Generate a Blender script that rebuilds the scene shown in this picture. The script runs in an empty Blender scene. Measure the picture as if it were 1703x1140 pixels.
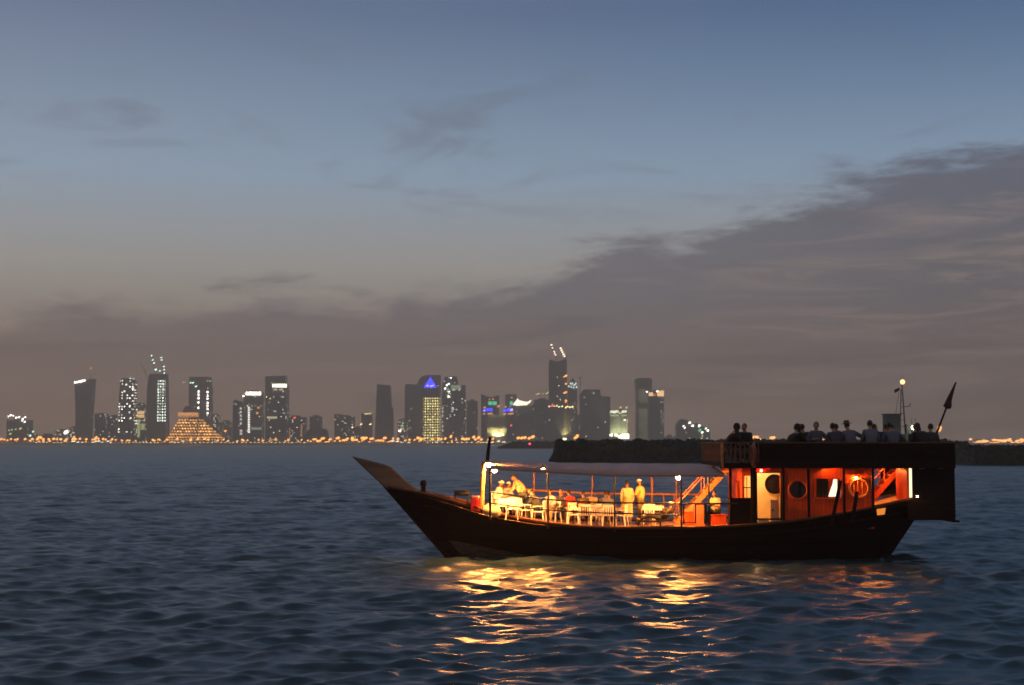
import bpy, bmesh, math, random
import numpy as np
from mathutils import Vector, Matrix
R = math.radians
rnd = random.Random(7)
sc = bpy.context.scene
COL = sc.collection

# ------------------------------------------------------------------ camera
CAMZ, F, CX, CY, HOR = 4.6, 2365.0, 851.5, 570.0, 737.0
PITCH = math.atan((HOR - CY) / F)
cd = bpy.data.cameras.new("camera"); cam = bpy.data.objects.new("camera", cd); COL.objects.link(cam)
cam.location = (0, 0, CAMZ); cam.rotation_euler = (math.pi/2 + PITCH, 0, 0)
cd.sensor_width = 36; cd.lens = 36 * F / 1703; cd.clip_start = .5; cd.clip_end = 9000
cd.dof.use_dof = True; cd.dof.focus_distance = 57; cd.dof.aperture_fstop = 1.6
sc.camera = cam

def P(px, py, Y):
    """the point at distance Y along the view axis of the ground plan, seen at this place of the photograph"""
    a, b = (px - CX) / F, (CY - py) / F
    y = math.cos(PITCH) - b * math.sin(PITCH); z = math.sin(PITCH) + b * math.cos(PITCH)
    return Vector((a * Y / y, Y, CAMZ + z * Y / y))

# ------------------------------------------------------------------ sky
def srgb(r, g, b):
    f = lambda c: (c/255)/12.92 if c/255 <= .04045 else ((c/255 + .055)/1.055)**2.4
    return (f(r), f(g), f(b), 1)

class NT:
    def __init__(s, tree): s.t = tree
    def n(s, kind, **kw):
        nd = s.t.nodes.new(kind)
        for k, v in kw.items(): setattr(nd, k, v)
        return nd
    def link(s, a, b): s.t.links.new(a, b)
    def setin(s, sock, v):
        if isinstance(v, bpy.types.NodeSocket): s.link(v, sock)
        else: sock.default_value = v
    def m(s, op, a, b=None, c=None, clamp=False):
        nd = s.n('ShaderNodeMath', operation=op); nd.use_clamp = clamp
        for i, v in enumerate((a, b, c)):
            if v is not None: s.setin(nd.inputs[i], v)
        return nd.outputs[0]
    def mix(s, f, a, b, mode='MIX'):
        nd = s.n('ShaderNodeMix', data_type='RGBA', blend_type=mode)
        s.setin(nd.inputs[0], f); s.setin(nd.inputs[6], a); s.setin(nd.inputs[7], b)
        return nd.outputs[2]
    def ramp(s, fac, stops, interp='LINEAR'):
        nd = s.n('ShaderNodeValToRGB'); cr = nd.color_ramp; cr.interpolation = interp
        while len(cr.elements) < len(stops): cr.elements.new(.5)
        for e, (p, c) in zip(cr.elements, stops):
            e.position = p; e.color = c if len(c) == 4 else (*c, 1)
        s.setin(nd.inputs[0], fac); return nd.outputs[0]
    def noise(s, vec, scale, detail=4, rough=.55, dist=0):
        nd = s.n('ShaderNodeTexNoise'); s.setin(nd.inputs['Vector'], vec)
        nd.inputs['Scale'].default_value = scale; nd.inputs['Detail'].default_value = detail
        nd.inputs['Roughness'].default_value = rough; nd.inputs['Distortion'].default_value = dist
        return nd.outputs[0]
    def mapr(s, v, a, b, c=0, d=1, smooth=True):
        nd = s.n('ShaderNodeMapRange'); nd.interpolation_type = 'SMOOTHSTEP' if smooth else 'LINEAR'; nd.clamp = True
        s.setin(nd.inputs[0], v)
        for i, x in enumerate((a, b, c, d)): s.setin(nd.inputs[i+1], x)
        return nd.outputs[0]

w = bpy.data.worlds.new("World"); sc.world = w; w.use_nodes = True
w.node_tree.nodes.clear(); T = NT(w.node_tree)
tc = T.n('ShaderNodeTexCoord'); sx = T.n('ShaderNodeSeparateXYZ'); T.link(tc.outputs['Generated'], sx.inputs[0])
X, Yc, Z = sx.outputs
hyp = T.m('SQRT', T.m('ADD', T.m('MULTIPLY', X, X), T.m('MULTIPLY', Yc, Yc)))
v = T.m('DIVIDE', Z, T.m('MAXIMUM', hyp, .02))          # tangent of the elevation
u = T.m('ARCTAN2', X, Yc)                               # azimuth from the view axis
SK = lambda *c: tuple(x * .97 for x in srgb(*c)[:3]) + (1,)
clear = T.ramp(T.m('MULTIPLY', v, .5), [(0, SK(165, 136, 112)), (.03, SK(168, 146, 128)), (.062, SK(174, 172, 168)), (.095, SK(152, 174, 196)),
                                        (.155, SK(104, 123, 154)), (.25, SK(132, 152, 180)), (.4, SK(134, 145, 164)), (1, SK(122, 127, 140))])
blue = T.mix(T.m('MULTIPLY', T.mapr(v, .12, .34), T.mapr(u, -.36, .42)), (1, 1, 1, 1), (.46, .71, .9, 1))
clear = T.mix(1.0, clear, blue, 'MULTIPLY')
mp = T.n('ShaderNodeMapping'); T.link(tc.outputs['Generated'], mp.inputs[0]); mp.inputs['Scale'].default_value = (1, 1, 4.2)
mp.inputs['Rotation'].default_value = (0, R(-6), 0)
cv = mp.outputs[0]
n1 = T.noise(cv, 9, 7, .6, .5); n2 = T.noise(cv, 26, 5, .6, .3)
# upper edge of the cloud bank, climbing from left to right
uf = T.mapr(u, -.36, .36, 0, 1, False)
def g1(x): return (x, x, x, 1)
edge = T.m('MULTIPLY', T.ramp(uf, [(p/1703, g1(e * 3)) for p, e in
        [(0, .077), (100, .089), (300, .098), (460, .111), (600, .104), (700, .107), (850, .120), (960, .139), (1060, .150), (1130, .144), (1250, .166), (1400, .186), (1550, .195), (1703, .207)]]), 1/3)
n5 = T.noise(cv, 70, 4, .65, .3)
nz = T.m('ADD', T.m('MULTIPLY', T.m('SUBTRACT', n1, .5), .075), T.m('ADD', T.m('MULTIPLY', T.m('SUBTRACT', n2, .5), .034), T.m('MULTIPLY', T.m('SUBTRACT', n5, .5), .016)))
dep = T.m('SUBTRACT', T.m('ADD', edge, nz), v)
mask = T.mapr(dep, -.005, .022)
mp2 = T.n('ShaderNodeMapping'); T.link(tc.outputs['Generated'], mp2.inputs[0]); mp2.inputs['Scale'].default_value = (1, 1, 9); mp2.inputs['Rotation'].default_value = (0, R(-5), 0)
n3 = T.noise(mp2.outputs[0], 7.5, 7, .62, .9); n4 = T.noise(mp2.outputs[0], 4, 5, .6, .6)
cloudc = T.ramp(T.m('MULTIPLY', v, .5), [(0, SK(165, 132, 110)), (.02, SK(152, 127, 115)), (.05, SK(116, 112, 121)), (.1, SK(106, 111, 128))])
cloudc = T.mix(1.0, cloudc, T.mix(T.mapr(u, .05, .36), (1, 1, 1, 1), (.62, .66, .72, 1)), 'MULTIPLY')
gap = T.m('MULTIPLY', T.mapr(n3, .48, .66), T.mapr(dep, .012, .06))
cloudc = T.mix(T.m('MULTIPLY', gap, .62), cloudc, SK(158, 137, 130))
cloudc = T.mix(T.m('MULTIPLY', T.mapr(n4, .5, .7), .5), cloudc, SK(84, 84, 94))
sky = T.mix(T.m('MULTIPLY', mask, .88), clear, cloudc)
# thin wisps higher up
wm = T.m('MULTIPLY', T.mapr(T.noise(cv, 6, 6, .6, 1.0), .5, .72), T.m('MULTIPLY', T.mapr(v, .14, .19), T.mapr(v, .31, .23)))
sky = T.mix(T.m('MULTIPLY', wm, .42), sky, SK(104, 104, 116))
# unseen sky behind the camera, warm grey added to tint the canopy and haze
sky = T.mix(T.m('MULTIPLY', T.mapr(Yc, .25, -.5), .8), sky, SK(138, 119, 112))
nish = T.n('ShaderNodeTexSky', sky_type='NISHITA'); nish.sun_disc = False; nish.sun_elevation = R(-3); nish.sun_rotation = R(-60)
sky = T.mix(1.0, sky, T.mix(1.0, nish.outputs[0], (.05, .05, .05, 1), 'MULTIPLY'), 'ADD')
bg = T.n('ShaderNodeBackground'); T.link(sky, bg.inputs[0]); bg.inputs[1].default_value = 1.0
wo = T.n('ShaderNodeOutputWorld'); T.link(bg.outputs[0], wo.inputs[0])
# the sun has set: there is no sun lamp. View transform and exposure:
sc.view_settings.view_transform = 'Standard'; sc.view_settings.look = 'None'
sc.view_settings.exposure = 0; sc.view_settings.gamma = 1
sc.cycles.use_denoising = True; sc.cycles.max_bounces = 8; sc.cycles.volume_bounces = 1
sc.cycles.sample_clamp_indirect = 40; sc.cycles.filter_width = 1.7; sc.cycles.volume_step_rate = 4

# ------------------------------------------------------------------ materials
MATS = {}
def mat(name, base, rough=.7, bump=0, bscale=8, var=.25, vscale=3, metal=0, stretch=(1, 1, 1), spec=.4, alpha=None):
    if name in MATS: return MATS[name]
    m = bpy.data.materials.new(name); m.use_nodes = True; MATS[name] = m
    t = NT(m.node_tree); b = m.node_tree.nodes['Principled BSDF']
    b.inputs['Roughness'].default_value = rough; b.inputs['Metallic'].default_value = metal
    b.inputs['Specular IOR Level'].default_value = spec
    co = t.n('ShaderNodeTexCoord'); mp = t.n('ShaderNodeMapping'); t.link(co.outputs['Object'], mp.inputs[0]); mp.inputs['Scale'].default_value = stretch
    n = t.noise(mp.outputs[0], vscale, 5)
    lo = tuple(c * (1 - var) for c in base) + (1,); hi = tuple(min(1, c * (1 + var)) for c in base) + (1,)
    t.link(t.ramp(n, [(.3, lo), (.7, hi)]), b.inputs['Base Color'])
    if bump:
        bn = t.n('ShaderNodeBump'); bn.inputs['Strength'].default_value = bump; bn.inputs['Distance'].default_value = .02
        t.link(t.noise(mp.outputs[0], bscale, 4), bn.inputs['Height']); t.link(bn.outputs[0], b.inputs['Normal'])
    return m
def emi(name, col, strength, sample=True):
    if name in MATS: return MATS[name]
    m = bpy.data.materials.new(name); m.use_nodes = True; MATS[name] = m
    b = m.node_tree.nodes['Principled BSDF']
    b.inputs['Base Color'].default_value = (.06, .06, .06, 1); b.inputs['Emission Color'].default_value = (*col, 1); b.inputs['Emission Strength'].default_value = strength
    if not sample: m.cycles.emission_sampling = 'NONE'; b.inputs['Emission Strength'].default_value = strength*2.2
    return m
def wood(name, base, plank=.14, axis='Z', rough=.6, var=.35, groove=.35):
    if name in MATS: return MATS[name]
    m = bpy.data.materials.new(name); m.use_nodes = True; MATS[name] = m
    t = NT(m.node_tree); b = m.node_tree.nodes['Principled BSDF']; b.inputs['Roughness'].default_value = rough
    b.inputs['Specular IOR Level'].default_value = .08 if max(base) < .02 else .3
    co = t.n('ShaderNodeTexCoord'); s = t.n('ShaderNodeSeparateXYZ'); t.link(co.outputs['Object'], s.inputs[0])
    a = s.outputs['XYZ'.index(axis)]
    q = t.m('DIVIDE', a, plank); fr = t.m('FRACT', q); fl = t.m('FLOOR', q)
    gr = t.m('MULTIPLY', t.mapr(fr, 0, .07), t.mapr(fr, 1, .93))
    wn = t.n('ShaderNodeTexWhiteNoise', noise_dimensions='1D'); t.link(fl, wn.inputs['W'])
    mp = t.n('ShaderNodeMapping'); t.link(co.outputs['Object'], mp.inputs[0])
    mp.inputs['Scale'].default_value = {'Z': (.6, 2, 9), 'Y': (.6, 9, 2), 'X': (9, 2, .6)}[axis]
    n = t.noise(mp.outputs[0], 3, 5)
    k = t.m('ADD', t.m('MULTIPLY', n, .7), t.m('MULTIPLY', wn.outputs['Value'], .3))
    lo = tuple(c * (1 - var) for c in base) + (1,); hi = tuple(c * (1 + var) for c in base) + (1,)
    c = t.ramp(k, [(.25, lo), (.75, hi)])
    c = t.mix(t.m('MULTIPLY', t.m('SUBTRACT', 1, gr), groove), c, (.008, .006, .005, 1))
    t.link(c, b.inputs['Base Color'])
    bn = t.n('ShaderNodeBump'); bn.inputs['Distance'].default_value = .01; bn.inputs['Strength'].default_value = .6
    t.link(t.m('ADD', gr, t.m('MULTIPLY', n, .4)), bn.inputs['Height']); t.link(bn.outputs[0], b.inputs['Normal'])
    return m

# ------------------------------------------------------------------ mesh builder
class MB:
    def __init__(s): s.v = []; s.f = []; s.mi = []; s.mats = []; s.cur = 0; s.sm = []
    def use(s, m):
        if m not in s.mats: s.mats.append(m)
        s.cur = s.mats.index(m); return s
    def add(s, vs, fs, smooth=False):
        k = len(s.v); s.v += [tuple(p) for p in vs]
        for f in fs: s.f.append(tuple(i + k for i in f)); s.mi.append(s.cur); s.sm.append(smooth)
        return s
    def box(s, x0, x1, y0, y1, z0, z1, M=None):
        vs = [Vector((x, y, z)) for x in (x0, x1) for y in (y0, y1) for z in (z0, z1)]
        if M: vs = [M @ p for p in vs]
        return s.add(vs, [(0,1,3,2),(4,6,7,5),(0,4,5,1),(2,3,7,6),(0,2,6,4),(1,5,7,3)])
    def bar(s, a, b, w, h, up=Vector((0,0,1))):
        a, b = Vector(a), Vector(b); d = (b - a).normalized()
        sd = d.cross(up)
        if sd.length < 1e-4: sd = Vector((1,0,0))
        sd.normalize(); uu = sd.cross(d)
        vs = [p + sd*i*w/2 + uu*j*h/2 for p in (a, b) for i in (-1,1) for j in (-1,1)]
        return s.add(vs, [(0,1,3,2),(4,6,7,5),(0,4,5,1),(2,3,7,6),(0,2,6,4),(1,5,7,3)])
    def tube(s, pts, r, n=8, caps=True, smooth=True):
        pts = [Vector(p) for p in pts]; rs = r if isinstance(r, (list, tuple)) else [r]*len(pts)
        rings = []
        for i, p in enumerate(pts):
            d = (pts[min(i+1, len(pts)-1)] - pts[max(i-1, 0)]).normalized()
            a = d.cross(Vector((0,0,1)))
            if a.length < 1e-3: a = d.cross(Vector((0,1,0)))
            a.normalize(); b = a.cross(d)
            rings.append([p + (a*math.cos(t) + b*math.sin(t))*rs[i] for t in [2*math.pi*k/n for k in range(n)]])
        vs = [q for rg in rings for q in rg]; fs = []
        for i in range(len(pts)-1):
            for k in range(n): fs.append((i*n+k, i*n+(k+1)%n, (i+1)*n+(k+1)%n, (i+1)*n+k))
        s.add(vs, fs, smooth)
        if caps:
            s.add(rings[0], [tuple(range(n))]); s.add(rings[-1], [tuple(range(n))[::-1]])
        return s
    def sphere(s, c, rx, ry=None, rz=None, n=12, m=8, M=None, z0=-1, z1=1):
        ry = ry or rx; rz = rz or rx; c = Vector(c); vs = []; fs = []
        t0, t1 = math.asin(z0), math.asin(z1)
        for i in range(m+1):
            t = t0 + (t1 - t0)*i/m
            for k in range(n):
                p = Vector((rx*math.cos(t)*math.cos(2*math.pi*k/n), ry*math.cos(t)*math.sin(2*math.pi*k/n), rz*math.sin(t)))
                vs.append(c + (M @ p if M else p))
        for i in range(m):
            for k in range(n): fs.append((i*n+k, i*n+(k+1)%n, (i+1)*n+(k+1)%n, (i+1)*n+k))
        return s.add(vs, fs, True)
    def poly(s, pts, vec):
        """a flat outline given thickness along vec"""
        n = len(pts); vec = Vector(vec); pts = [Vector(p) for p in pts]
        vs = pts + [p + vec for p in pts]
        return s.add(vs, [tuple(range(n))[::-1], tuple(range(n, 2*n))] + [(i, (i+1)%n, n+(i+1)%n, n+i) for i in range(n)])
    def lathe(s, prof, c, n=16, sx=1, sy=1):
        c = Vector(c); vs = [c + Vector((r*sx*math.cos(2*math.pi*k/n), r*sy*math.sin(2*math.pi*k/n), z)) for r, z in prof for k in range(n)]
        fs = [(i*n+k, i*n+(k+1)%n, (i+1)*n+(k+1)%n, (i+1)*n+k) for i in range(len(prof)-1) for k in range(n)]
        s.add(vs, fs, True)
        s.add(vs[:n], [tuple(range(n))[::-1]]); s.add(vs[-n:], [tuple(range(n))]); return s
    def torus(s, c, R_, r, axis='Y', n=24, m=8):
        c = Vector(c); vs = []
        for i in range(n):
            a = 2*math.pi*i/n
            for j in range(m):
                b = 2*math.pi*j/m; q = R_ + r*math.cos(b); h = r*math.sin(b)
                p = {'Y': (q*math.cos(a), h, q*math.sin(a)), 'X': (h, q*math.cos(a), q*math.sin(a)), 'Z': (q*math.cos(a), q*math.sin(a), h)}[axis]
                vs.append(c + Vector(p))
        return s.add(vs, [(i*m+j, ((i+1)%n)*m+j, ((i+1)%n)*m+(j+1)%m, i*m+(j+1)%m) for i in range(n) for j in range(m)], True)
    def build(s, name, m=None, parent=None, bevel=0, recalc=True):
        o0 = origin(parent) if parent else Vector((0,0,0))
        me = bpy.data.meshes.new(name)
        me.from_pydata([(p[0]-o0.x, p[1]-o0.y, p[2]-o0.z) for p in s.v], [], s.f)
        for q in ([m] if m else s.mats): me.materials.append(q)
        if not m: me.polygons.foreach_set('material_index', s.mi)
        me.polygons.foreach_set('use_smooth', s.sm)
        if recalc:
            bm = bmesh.new(); bm.from_mesh(me); bmesh.ops.recalc_face_normals(bm, faces=bm.faces); bm.to_mesh(me); bm.free()
        o = bpy.data.objects.new(name, me); COL.objects.link(o)
        if parent: o.parent = parent
        if bevel:
            b = o.modifiers.new('bevel', 'BEVEL'); b.width = bevel; b.segments = 2; b.limit_method = 'ANGLE'
        return o
def origin(o):
    while o.parent: o = o.parent
    return Vector(o.location) if o.type == 'EMPTY' or o.get('keep') else Vector((0,0,0))
def tag(o, label, cat, group=None, kind=None):
    if label: o['label'] = label
    if cat: o['category'] = cat
    if group: o['group'] = group
    if kind: o['kind'] = kind
    return o
def thing(name, label, cat, loc, group=None):
    o = bpy.data.objects.new(name, None); COL.objects.link(o); o.location = loc; o.empty_display_size = .3
    return tag(o, label, cat, group)
def copy_tree(o, parent=None):
    c = o.copy(); COL.objects.link(c); c.parent = parent
    for ch in o.children: copy_tree(ch, c)
    return c
def one(x): return MB()

# ------------------------------------------------------------------ water
def build_water():
    ys = [-60, -30, -8, 4]
    y = 12.0
    while y < 900: ys.append(y); y *= 1.0026
    while y < 3420: ys.append(y); y *= 1.05
    ys.append(3440)
    ys = np.array(ys); nc = 520
    s = np.linspace(-1, 1, nc)
    hw = np.where(ys < 12, 45, .47*np.maximum(ys, 0) + 14)
    X = hw[:, None]*s[None, :]; Y = np.repeat(ys[:, None], nc, 1); Zz = np.zeros_like(X); DX = np.zeros_like(X); DY = np.zeros_like(X)
    g = np.random.default_rng(11)
    sp = np.maximum(hw*2/nc, np.gradient(ys))[:, None]
    for i in range(90):
        lam = .42*(7.5/.42)**g.random()**1.45; k = 2*np.pi/lam
        th = R(-79) + g.normal()*R(26)                     # mostly running towards the right foreground
        a = .0082*lam**.6*(.5 + g.random())
        if lam > 3.5: a *= .62
        fade = np.clip((lam/sp - 2.5)/3, 0, 1)*np.clip((900 - Y)/400, 0, 1)*np.clip((Y - 4)/8, 0, 1)
        ph = k*(X*np.cos(th) + Y*np.sin(th)) + g.random()*6.283
        Zz += a*fade*np.cos(ph); DX -= .8*a*fade*np.cos(th)*np.sin(ph); DY -= .8*a*fade*np.sin(th)*np.sin(ph)
    # the bow wave and wake that the slow hull pushes out
    for sy in (-1, 1):
        d = (Y - 57.7)*sy - .30*(X + 2.2) - .35
        Zz += .10*np.exp(-(d/.55)**2)*np.clip((X + 3)/1.5, 0, 1)*np.clip((16 - X)/12, 0, 1)*(Y > 20)
    V = np.stack([X + DX, Y + DY, Zz], -1).reshape(-1, 3).astype(np.float32)
    nr = len(ys); idx = np.arange(nr*nc).reshape(nr, nc)
    Fq = np.stack([idx[:-1, :-1], idx[:-1, 1:], idx[1:, 1:], idx[1:, :-1]], -1).reshape(-1, 4).astype(np.int32)
    me = bpy.data.meshes.new('water')
    me.vertices.add(len(V)); me.vertices.foreach_set('co', V.ravel())
    me.loops.add(Fq.size); me.loops.foreach_set('vertex_index', Fq.ravel())
    me.polygons.add(len(Fq)); me.polygons.foreach_set('loop_start', np.arange(0, Fq.size, 4, dtype=np.int32))
    me.polygons.foreach_set('use_smooth', np.ones(len(Fq), dtype=bool))
    me.update(); me.validate()
    m = bpy.data.materials.new('sea_water'); m.use_nodes = True; t = NT(m.node_tree); b = m.node_tree.nodes['Principled BSDF']
    b.inputs['Base Color'].default_value = (.026, .052, .072, 1); b.inputs['Roughness'].default_value = .33; b.inputs['IOR'].default_value = 1.333
    co = t.n('ShaderNodeTexCoord'); mp = t.n('ShaderNodeMapping'); t.link(co.outputs['Object'], mp.inputs[0])
    mp.inputs['Rotation'].default_value = (0, 0, R(10)); mp.inputs['Scale'].default_value = (.5, 1.4, 1)
    # wind ripples too fine for the mesh: slopes added to the surface normal
    geo = t.n('ShaderNodeNewGeometry'); acc = geo.outputs['Normal']
    for sc_, k, det in ((1.0, .50, 3), (3.2, .62, 3), (.25, .24, 2)):
        nd = t.n('ShaderNodeTexNoise'); t.link(mp.outputs[0], nd.inputs['Vector']); nd.inputs['Scale'].default_value = sc_; nd.inputs['Detail'].default_value = det
        q = t.n('ShaderNodeVectorMath', operation='SUBTRACT'); t.link(nd.outputs['Color'], q.inputs[0]); q.inputs[1].default_value = (.5, .5, .5)
        z_ = t.n('ShaderNodeVectorMath', operation='MULTIPLY'); t.link(q.outputs[0], z_.inputs[0]); z_.inputs[1].default_value = (k, k*1.25, 0)
        ad = t.n('ShaderNodeVectorMath', operation='ADD'); t.link(acc, ad.inputs[0]); t.link(z_.outputs[0], ad.inputs[1]); acc = ad.outputs[0]
    nm = t.n('ShaderNodeVectorMath', operation='NORMALIZE'); t.link(acc, nm.inputs[0]); t.link(nm.outputs[0], b.inputs['Normal'])
    me.materials.append(m)
    o = bpy.data.objects.new('water', me); COL.objects.link(o); tag(o, 'dark blue rippled evening sea around the boat', None, kind='structure')
build_water()

# ------------------------------------------------------------------ far shore
SY = 3000.0                                   # distance of the waterfront
MPP = SY / F                                  # metres per photo pixel there
def sxz(px, py): p = P(px, py, SY); return p.x, p.z
land = MB()
land.poly([(-1500, 2975, -2), (-1500, 2988, 2.6), (-1500, 3420, 3.2), (-1500, 3420, -2)], (3000, 0, 0))
tag(land.build('shore', mat('far_ground', (.06, .055, .05), var=.4, vscale=.05)), 'low dark waterfront along the foot of the skyline', None, kind='structure')

SEED = [0]
def facade(base, lit=.12, col=(1, .85, .6), st=1.2, bw=3.2, fh=3.8, u0=-1e4, u1=1e4, z0=-1e4, z1=1e4, fillx=.6, fillz=.5):
    SEED[0] += 1
    m = bpy.data.materials.new('tower_facade'); m.use_nodes = True; t = NT(m.node_tree); b = m.node_tree.nodes['Principled BSDF']
    m.cycles.emission_sampling = 'NONE'
    b.inputs['Roughness'].default_value = .45
    co = t.n('ShaderNodeTexCoord'); s = t.n('ShaderNodeSeparateXYZ'); t.link(co.outputs['Object'], s.inputs[0])
    uu = t.m('ADD', s.outputs[0], s.outputs[1]); zz = s.outputs[2]
    qu, qz = t.m('DIVIDE', uu, bw), t.m('DIVIDE', zz, fh)
    cb = t.n('ShaderNodeCombineXYZ'); t.link(t.m('FLOOR', qu), cb.inputs[0]); t.link(t.m('FLOOR', qz), cb.inputs[1]); cb.inputs[2].default_value = SEED[0]*3.7
    wn = t.n('ShaderNodeTexWhiteNoise', noise_dimensions='3D'); t.link(cb.outputs[0], wn.inputs['Vector'])
    cell = t.m('MULTIPLY', t.m('LESS_THAN', t.m('FRACT', qu), fillx), t.m('LESS_THAN', t.m('FRACT', qz), fillz))
    clus = t.noise(co.outputs['Object'], .05, 2)
    on = t.m('LESS_THAN', wn.outputs['Value'], t.m('MULTIPLY', t.m('ADD', clus, .3) if lit < .6 else 1.2, lit*1.25 if lit >= .6 else lit*2.2 if lit > .02 else lit))
    reg = t.m('MULTIPLY', t.m('MULTIPLY', t.m('GREATER_THAN', uu, u0), t.m('LESS_THAN', uu, u1)), t.m('MULTIPLY', t.m('GREATER_THAN', zz, z0), t.m('LESS_THAN', zz, z1)))
    e = t.m('MULTIPLY', t.m('MULTIPLY', cell, on), reg)
    sepc = t.n('ShaderNodeSeparateColor'); t.link(wn.outputs['Color'], sepc.inputs[0])
    e = t.m('MULTIPLY', e, t.m('ADD', .35, sepc.outputs[1]))
    n = t.noise(co.outputs['Object'], .03, 3)
    c = t.ramp(n, [(.3, tuple(x*.75 for x in base) + (1,)), (.7, tuple(x*1.25 for x in base) + (1,))])
    wb = t.n('ShaderNodeTexWhiteNoise', noise_dimensions='2D'); cb2 = t.n('ShaderNodeCombineXYZ'); t.link(t.m('FLOOR', t.m('DIVIDE', uu, 5.5)), cb2.inputs[0]); cb2.inputs[1].default_value = SEED[0]*1.3; t.link(cb2.outputs[0], wb.inputs['Vector'])
    c = t.mix(1.0, c, t.ramp(wb.outputs['Value'], [(0, (.45, .45, .45, 1)), (1, (1.0, 1.0, 1.0, 1))]), 'MULTIPLY')
    c = t.mix(cell, c, tuple(x*.5 for x in base) + (1,))
    t.link(c, b.inputs['Base Color']); b.inputs['Emission Color'].default_value = (*col, 1)
    t.link(t.m('MULTIPLY', e, st*2.2), b.inputs['Emission Strength'])
    return m

WH = emi('glow_white', (1, .93, .8), 3.2, False); WG = emi('glow_cold_green', (.62, 1, .72), 2.2, False)
WO = emi('glow_orange', (1, .36, .07), 2.2, False); WY = emi('glow_yellow', (1, .78, .32), 2.0, False)
WR = emi('glow_red', (1, .08, .1), 1.6, False); WB = emi('glow_blue', (.03, .035, 1), 2.4, False)
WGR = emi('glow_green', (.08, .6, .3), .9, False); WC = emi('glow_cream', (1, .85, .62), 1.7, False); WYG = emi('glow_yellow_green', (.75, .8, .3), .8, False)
WOd = emi('glow_dim_orange', (1, .45, .14), .7, False); WPk = emi('glow_pale_green', (.5, .65, .45), .32, False); WL = emi('glow_lilac', (.5, .35, 1), 1.6, False)
STEEL = mat('dark_steel', (.05, .05, .055), .5)
CONC = mat('tower_roof', (.09, .085, .08), .8)

def tower(name, label, pts, depth=34, Y=None, base=(.10, .10, .10), fins=5, cat='building', ledges=(), roofbox=True, **fk):
    """pts: the outline of the front in photo pixels, bottom left round to bottom right; the front is extruded back by depth"""
    Y = Y or SY + 25
    W = [P(px, py, Y) for px, py in pts]
    W = [Vector((p.x, p.y, max(p.z, 2.5))) for p in W]
    xs = [p.x for p in W]; zt = max(p.z for p in W); xc = (min(xs) + max(xs))/2
    root = thing(name, label, cat, (xc, Y + depth/2, 2.5))
    fm = facade(base, **fk)
    b = MB().poly(W, (0, depth, 0))
    b.build('tower_body', fm, root)
    f = MB()
    x0, x1 = W[0].x, W[-1].x
    zl = min(W[1].z, W[-2].z)
    for i in range(fins):
        x = x0 + (x1 - x0)*(i + .5)/fins
        f.box(x - .5, x + .5, Y - .9, Y - .003, 2.5, zl - 3)
    for z in ledges: f.box(x0 - .6, x1 + .6, Y - 1.2, Y - .004, z, z + 1.2)
    if fins or ledges: f.build('facade_fin', mat('fin_stone', tuple(c*1.2 for c in base), .7, vscale=.1), root)
    if roofbox:
        wdt = (x1 - x0)
        r = MB().box(xc - wdt*.22, xc + wdt*.2, Y + depth*.25, Y + depth*.7, zl - .5, zl + 3.5)
        r.build('roof_plant', CONC, root)
    root['Y'] = Y
    return root
def bars(root, part, m, items, Y=None, d=1.6, slant=0):
    """lit strips on the front: each (px0, px1, py0, py1), one mesh each"""
    Y = Y or root['Y']
    for (a, b_, c, e) in items:
        p, q = P(a, e, Y - .9), P(b_, c, Y - .9)
        MB().poly([(p.x, p.y - d, p.z), (q.x, p.y - d, p.z + slant), (q.x, p.y - d, q.z + slant), (p.x, p.y - d, q.z)], (0, d, 0)).build(part, m, root)
def dots(root, part, m, items, Y=None, r=1.7, slant=.5):
    Y = Y or root['Y']
    for it in items:
        p = P(it[0], it[1], Y - 2.5); rr = (it[2] if len(it) > 2 else 1)*r
        M = Matrix.Rotation(R(-30), 3, 'Y')
        MB().sphere(p, rr*1.25, rr*.8, rr*.8, 8, 6, M).build(part, m, root)
B = 735   # base row
def rect(a, b, t): return [(a, B), (a, t), (b, t), (b, B)]

t_ = tower('low_building', 'low dark building with white rooftop lights at the far left end of the skyline', rect(11, 46, 699), lit=.02, col=(.8, 1, .5))
dots(t_, 'roof_lamp', WH, [(14, 693), (18, 691, 1.2), (22, 692), (27, 695, 1.2), (32, 694, 1.2), (38, 697, 1.1), (42, 694, 1.2), (41, 702), (37, 700)])
dots(t_, 'facade_lamp', WYG, [(15, 716), (20, 715), (26, 714), (34, 713, 1.5), (17, 722, 1.3)])
t_ = tower('low_building', 'small building with one green white roof lamp, second from the left end', rect(46, 58, 722), roofbox=False, fins=2)
dots(t_, 'roof_lamp', WG, [(50, 725, 1.2), (55, 718)])
t_ = tower('low_building', 'low block just left of the single dazzling white floodlight', rect(92, 106, 716), fins=3)
t_ = tower('floodlit_mast', 'short mast with one dazzling white floodlight low on the left waterfront', [(108.7, B), (108.7, 722), (111.3, 722), (111.3, B)], depth=3, fins=0, roofbox=False, cat='light mast')
dots(t_, 'floodlight', WH, [(110, 719, 2.6)])
tower('low_building', 'low block at the foot of the twisted tower with the slanted lit top', rect(114, 124, 712), fins=2)
t_ = tower('twisted_tower', 'dark twisted tower widening upward with white lights along its slanted top', [(125, B), (125.5, 690), (124, 641), (124, 637), (152.5, 630), (151, 650), (148, 690), (146, B)], fins=0, roofbox=False, lit=.004)
bars(t_, 'crown_light', WH, [(124, 130, 635, 638), (130.3, 136, 634, 637), (136.3, 142, 632.5, 635.5)], slant=1.3)
MB().tube([P(150, 634, SY + 40), P(151, 614, SY + 40)], [.5, .25], 6).build('antenna', STEEL, t_)
dots(t_, 'aviation_light', WR, [(151, 613, .9)])
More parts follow.
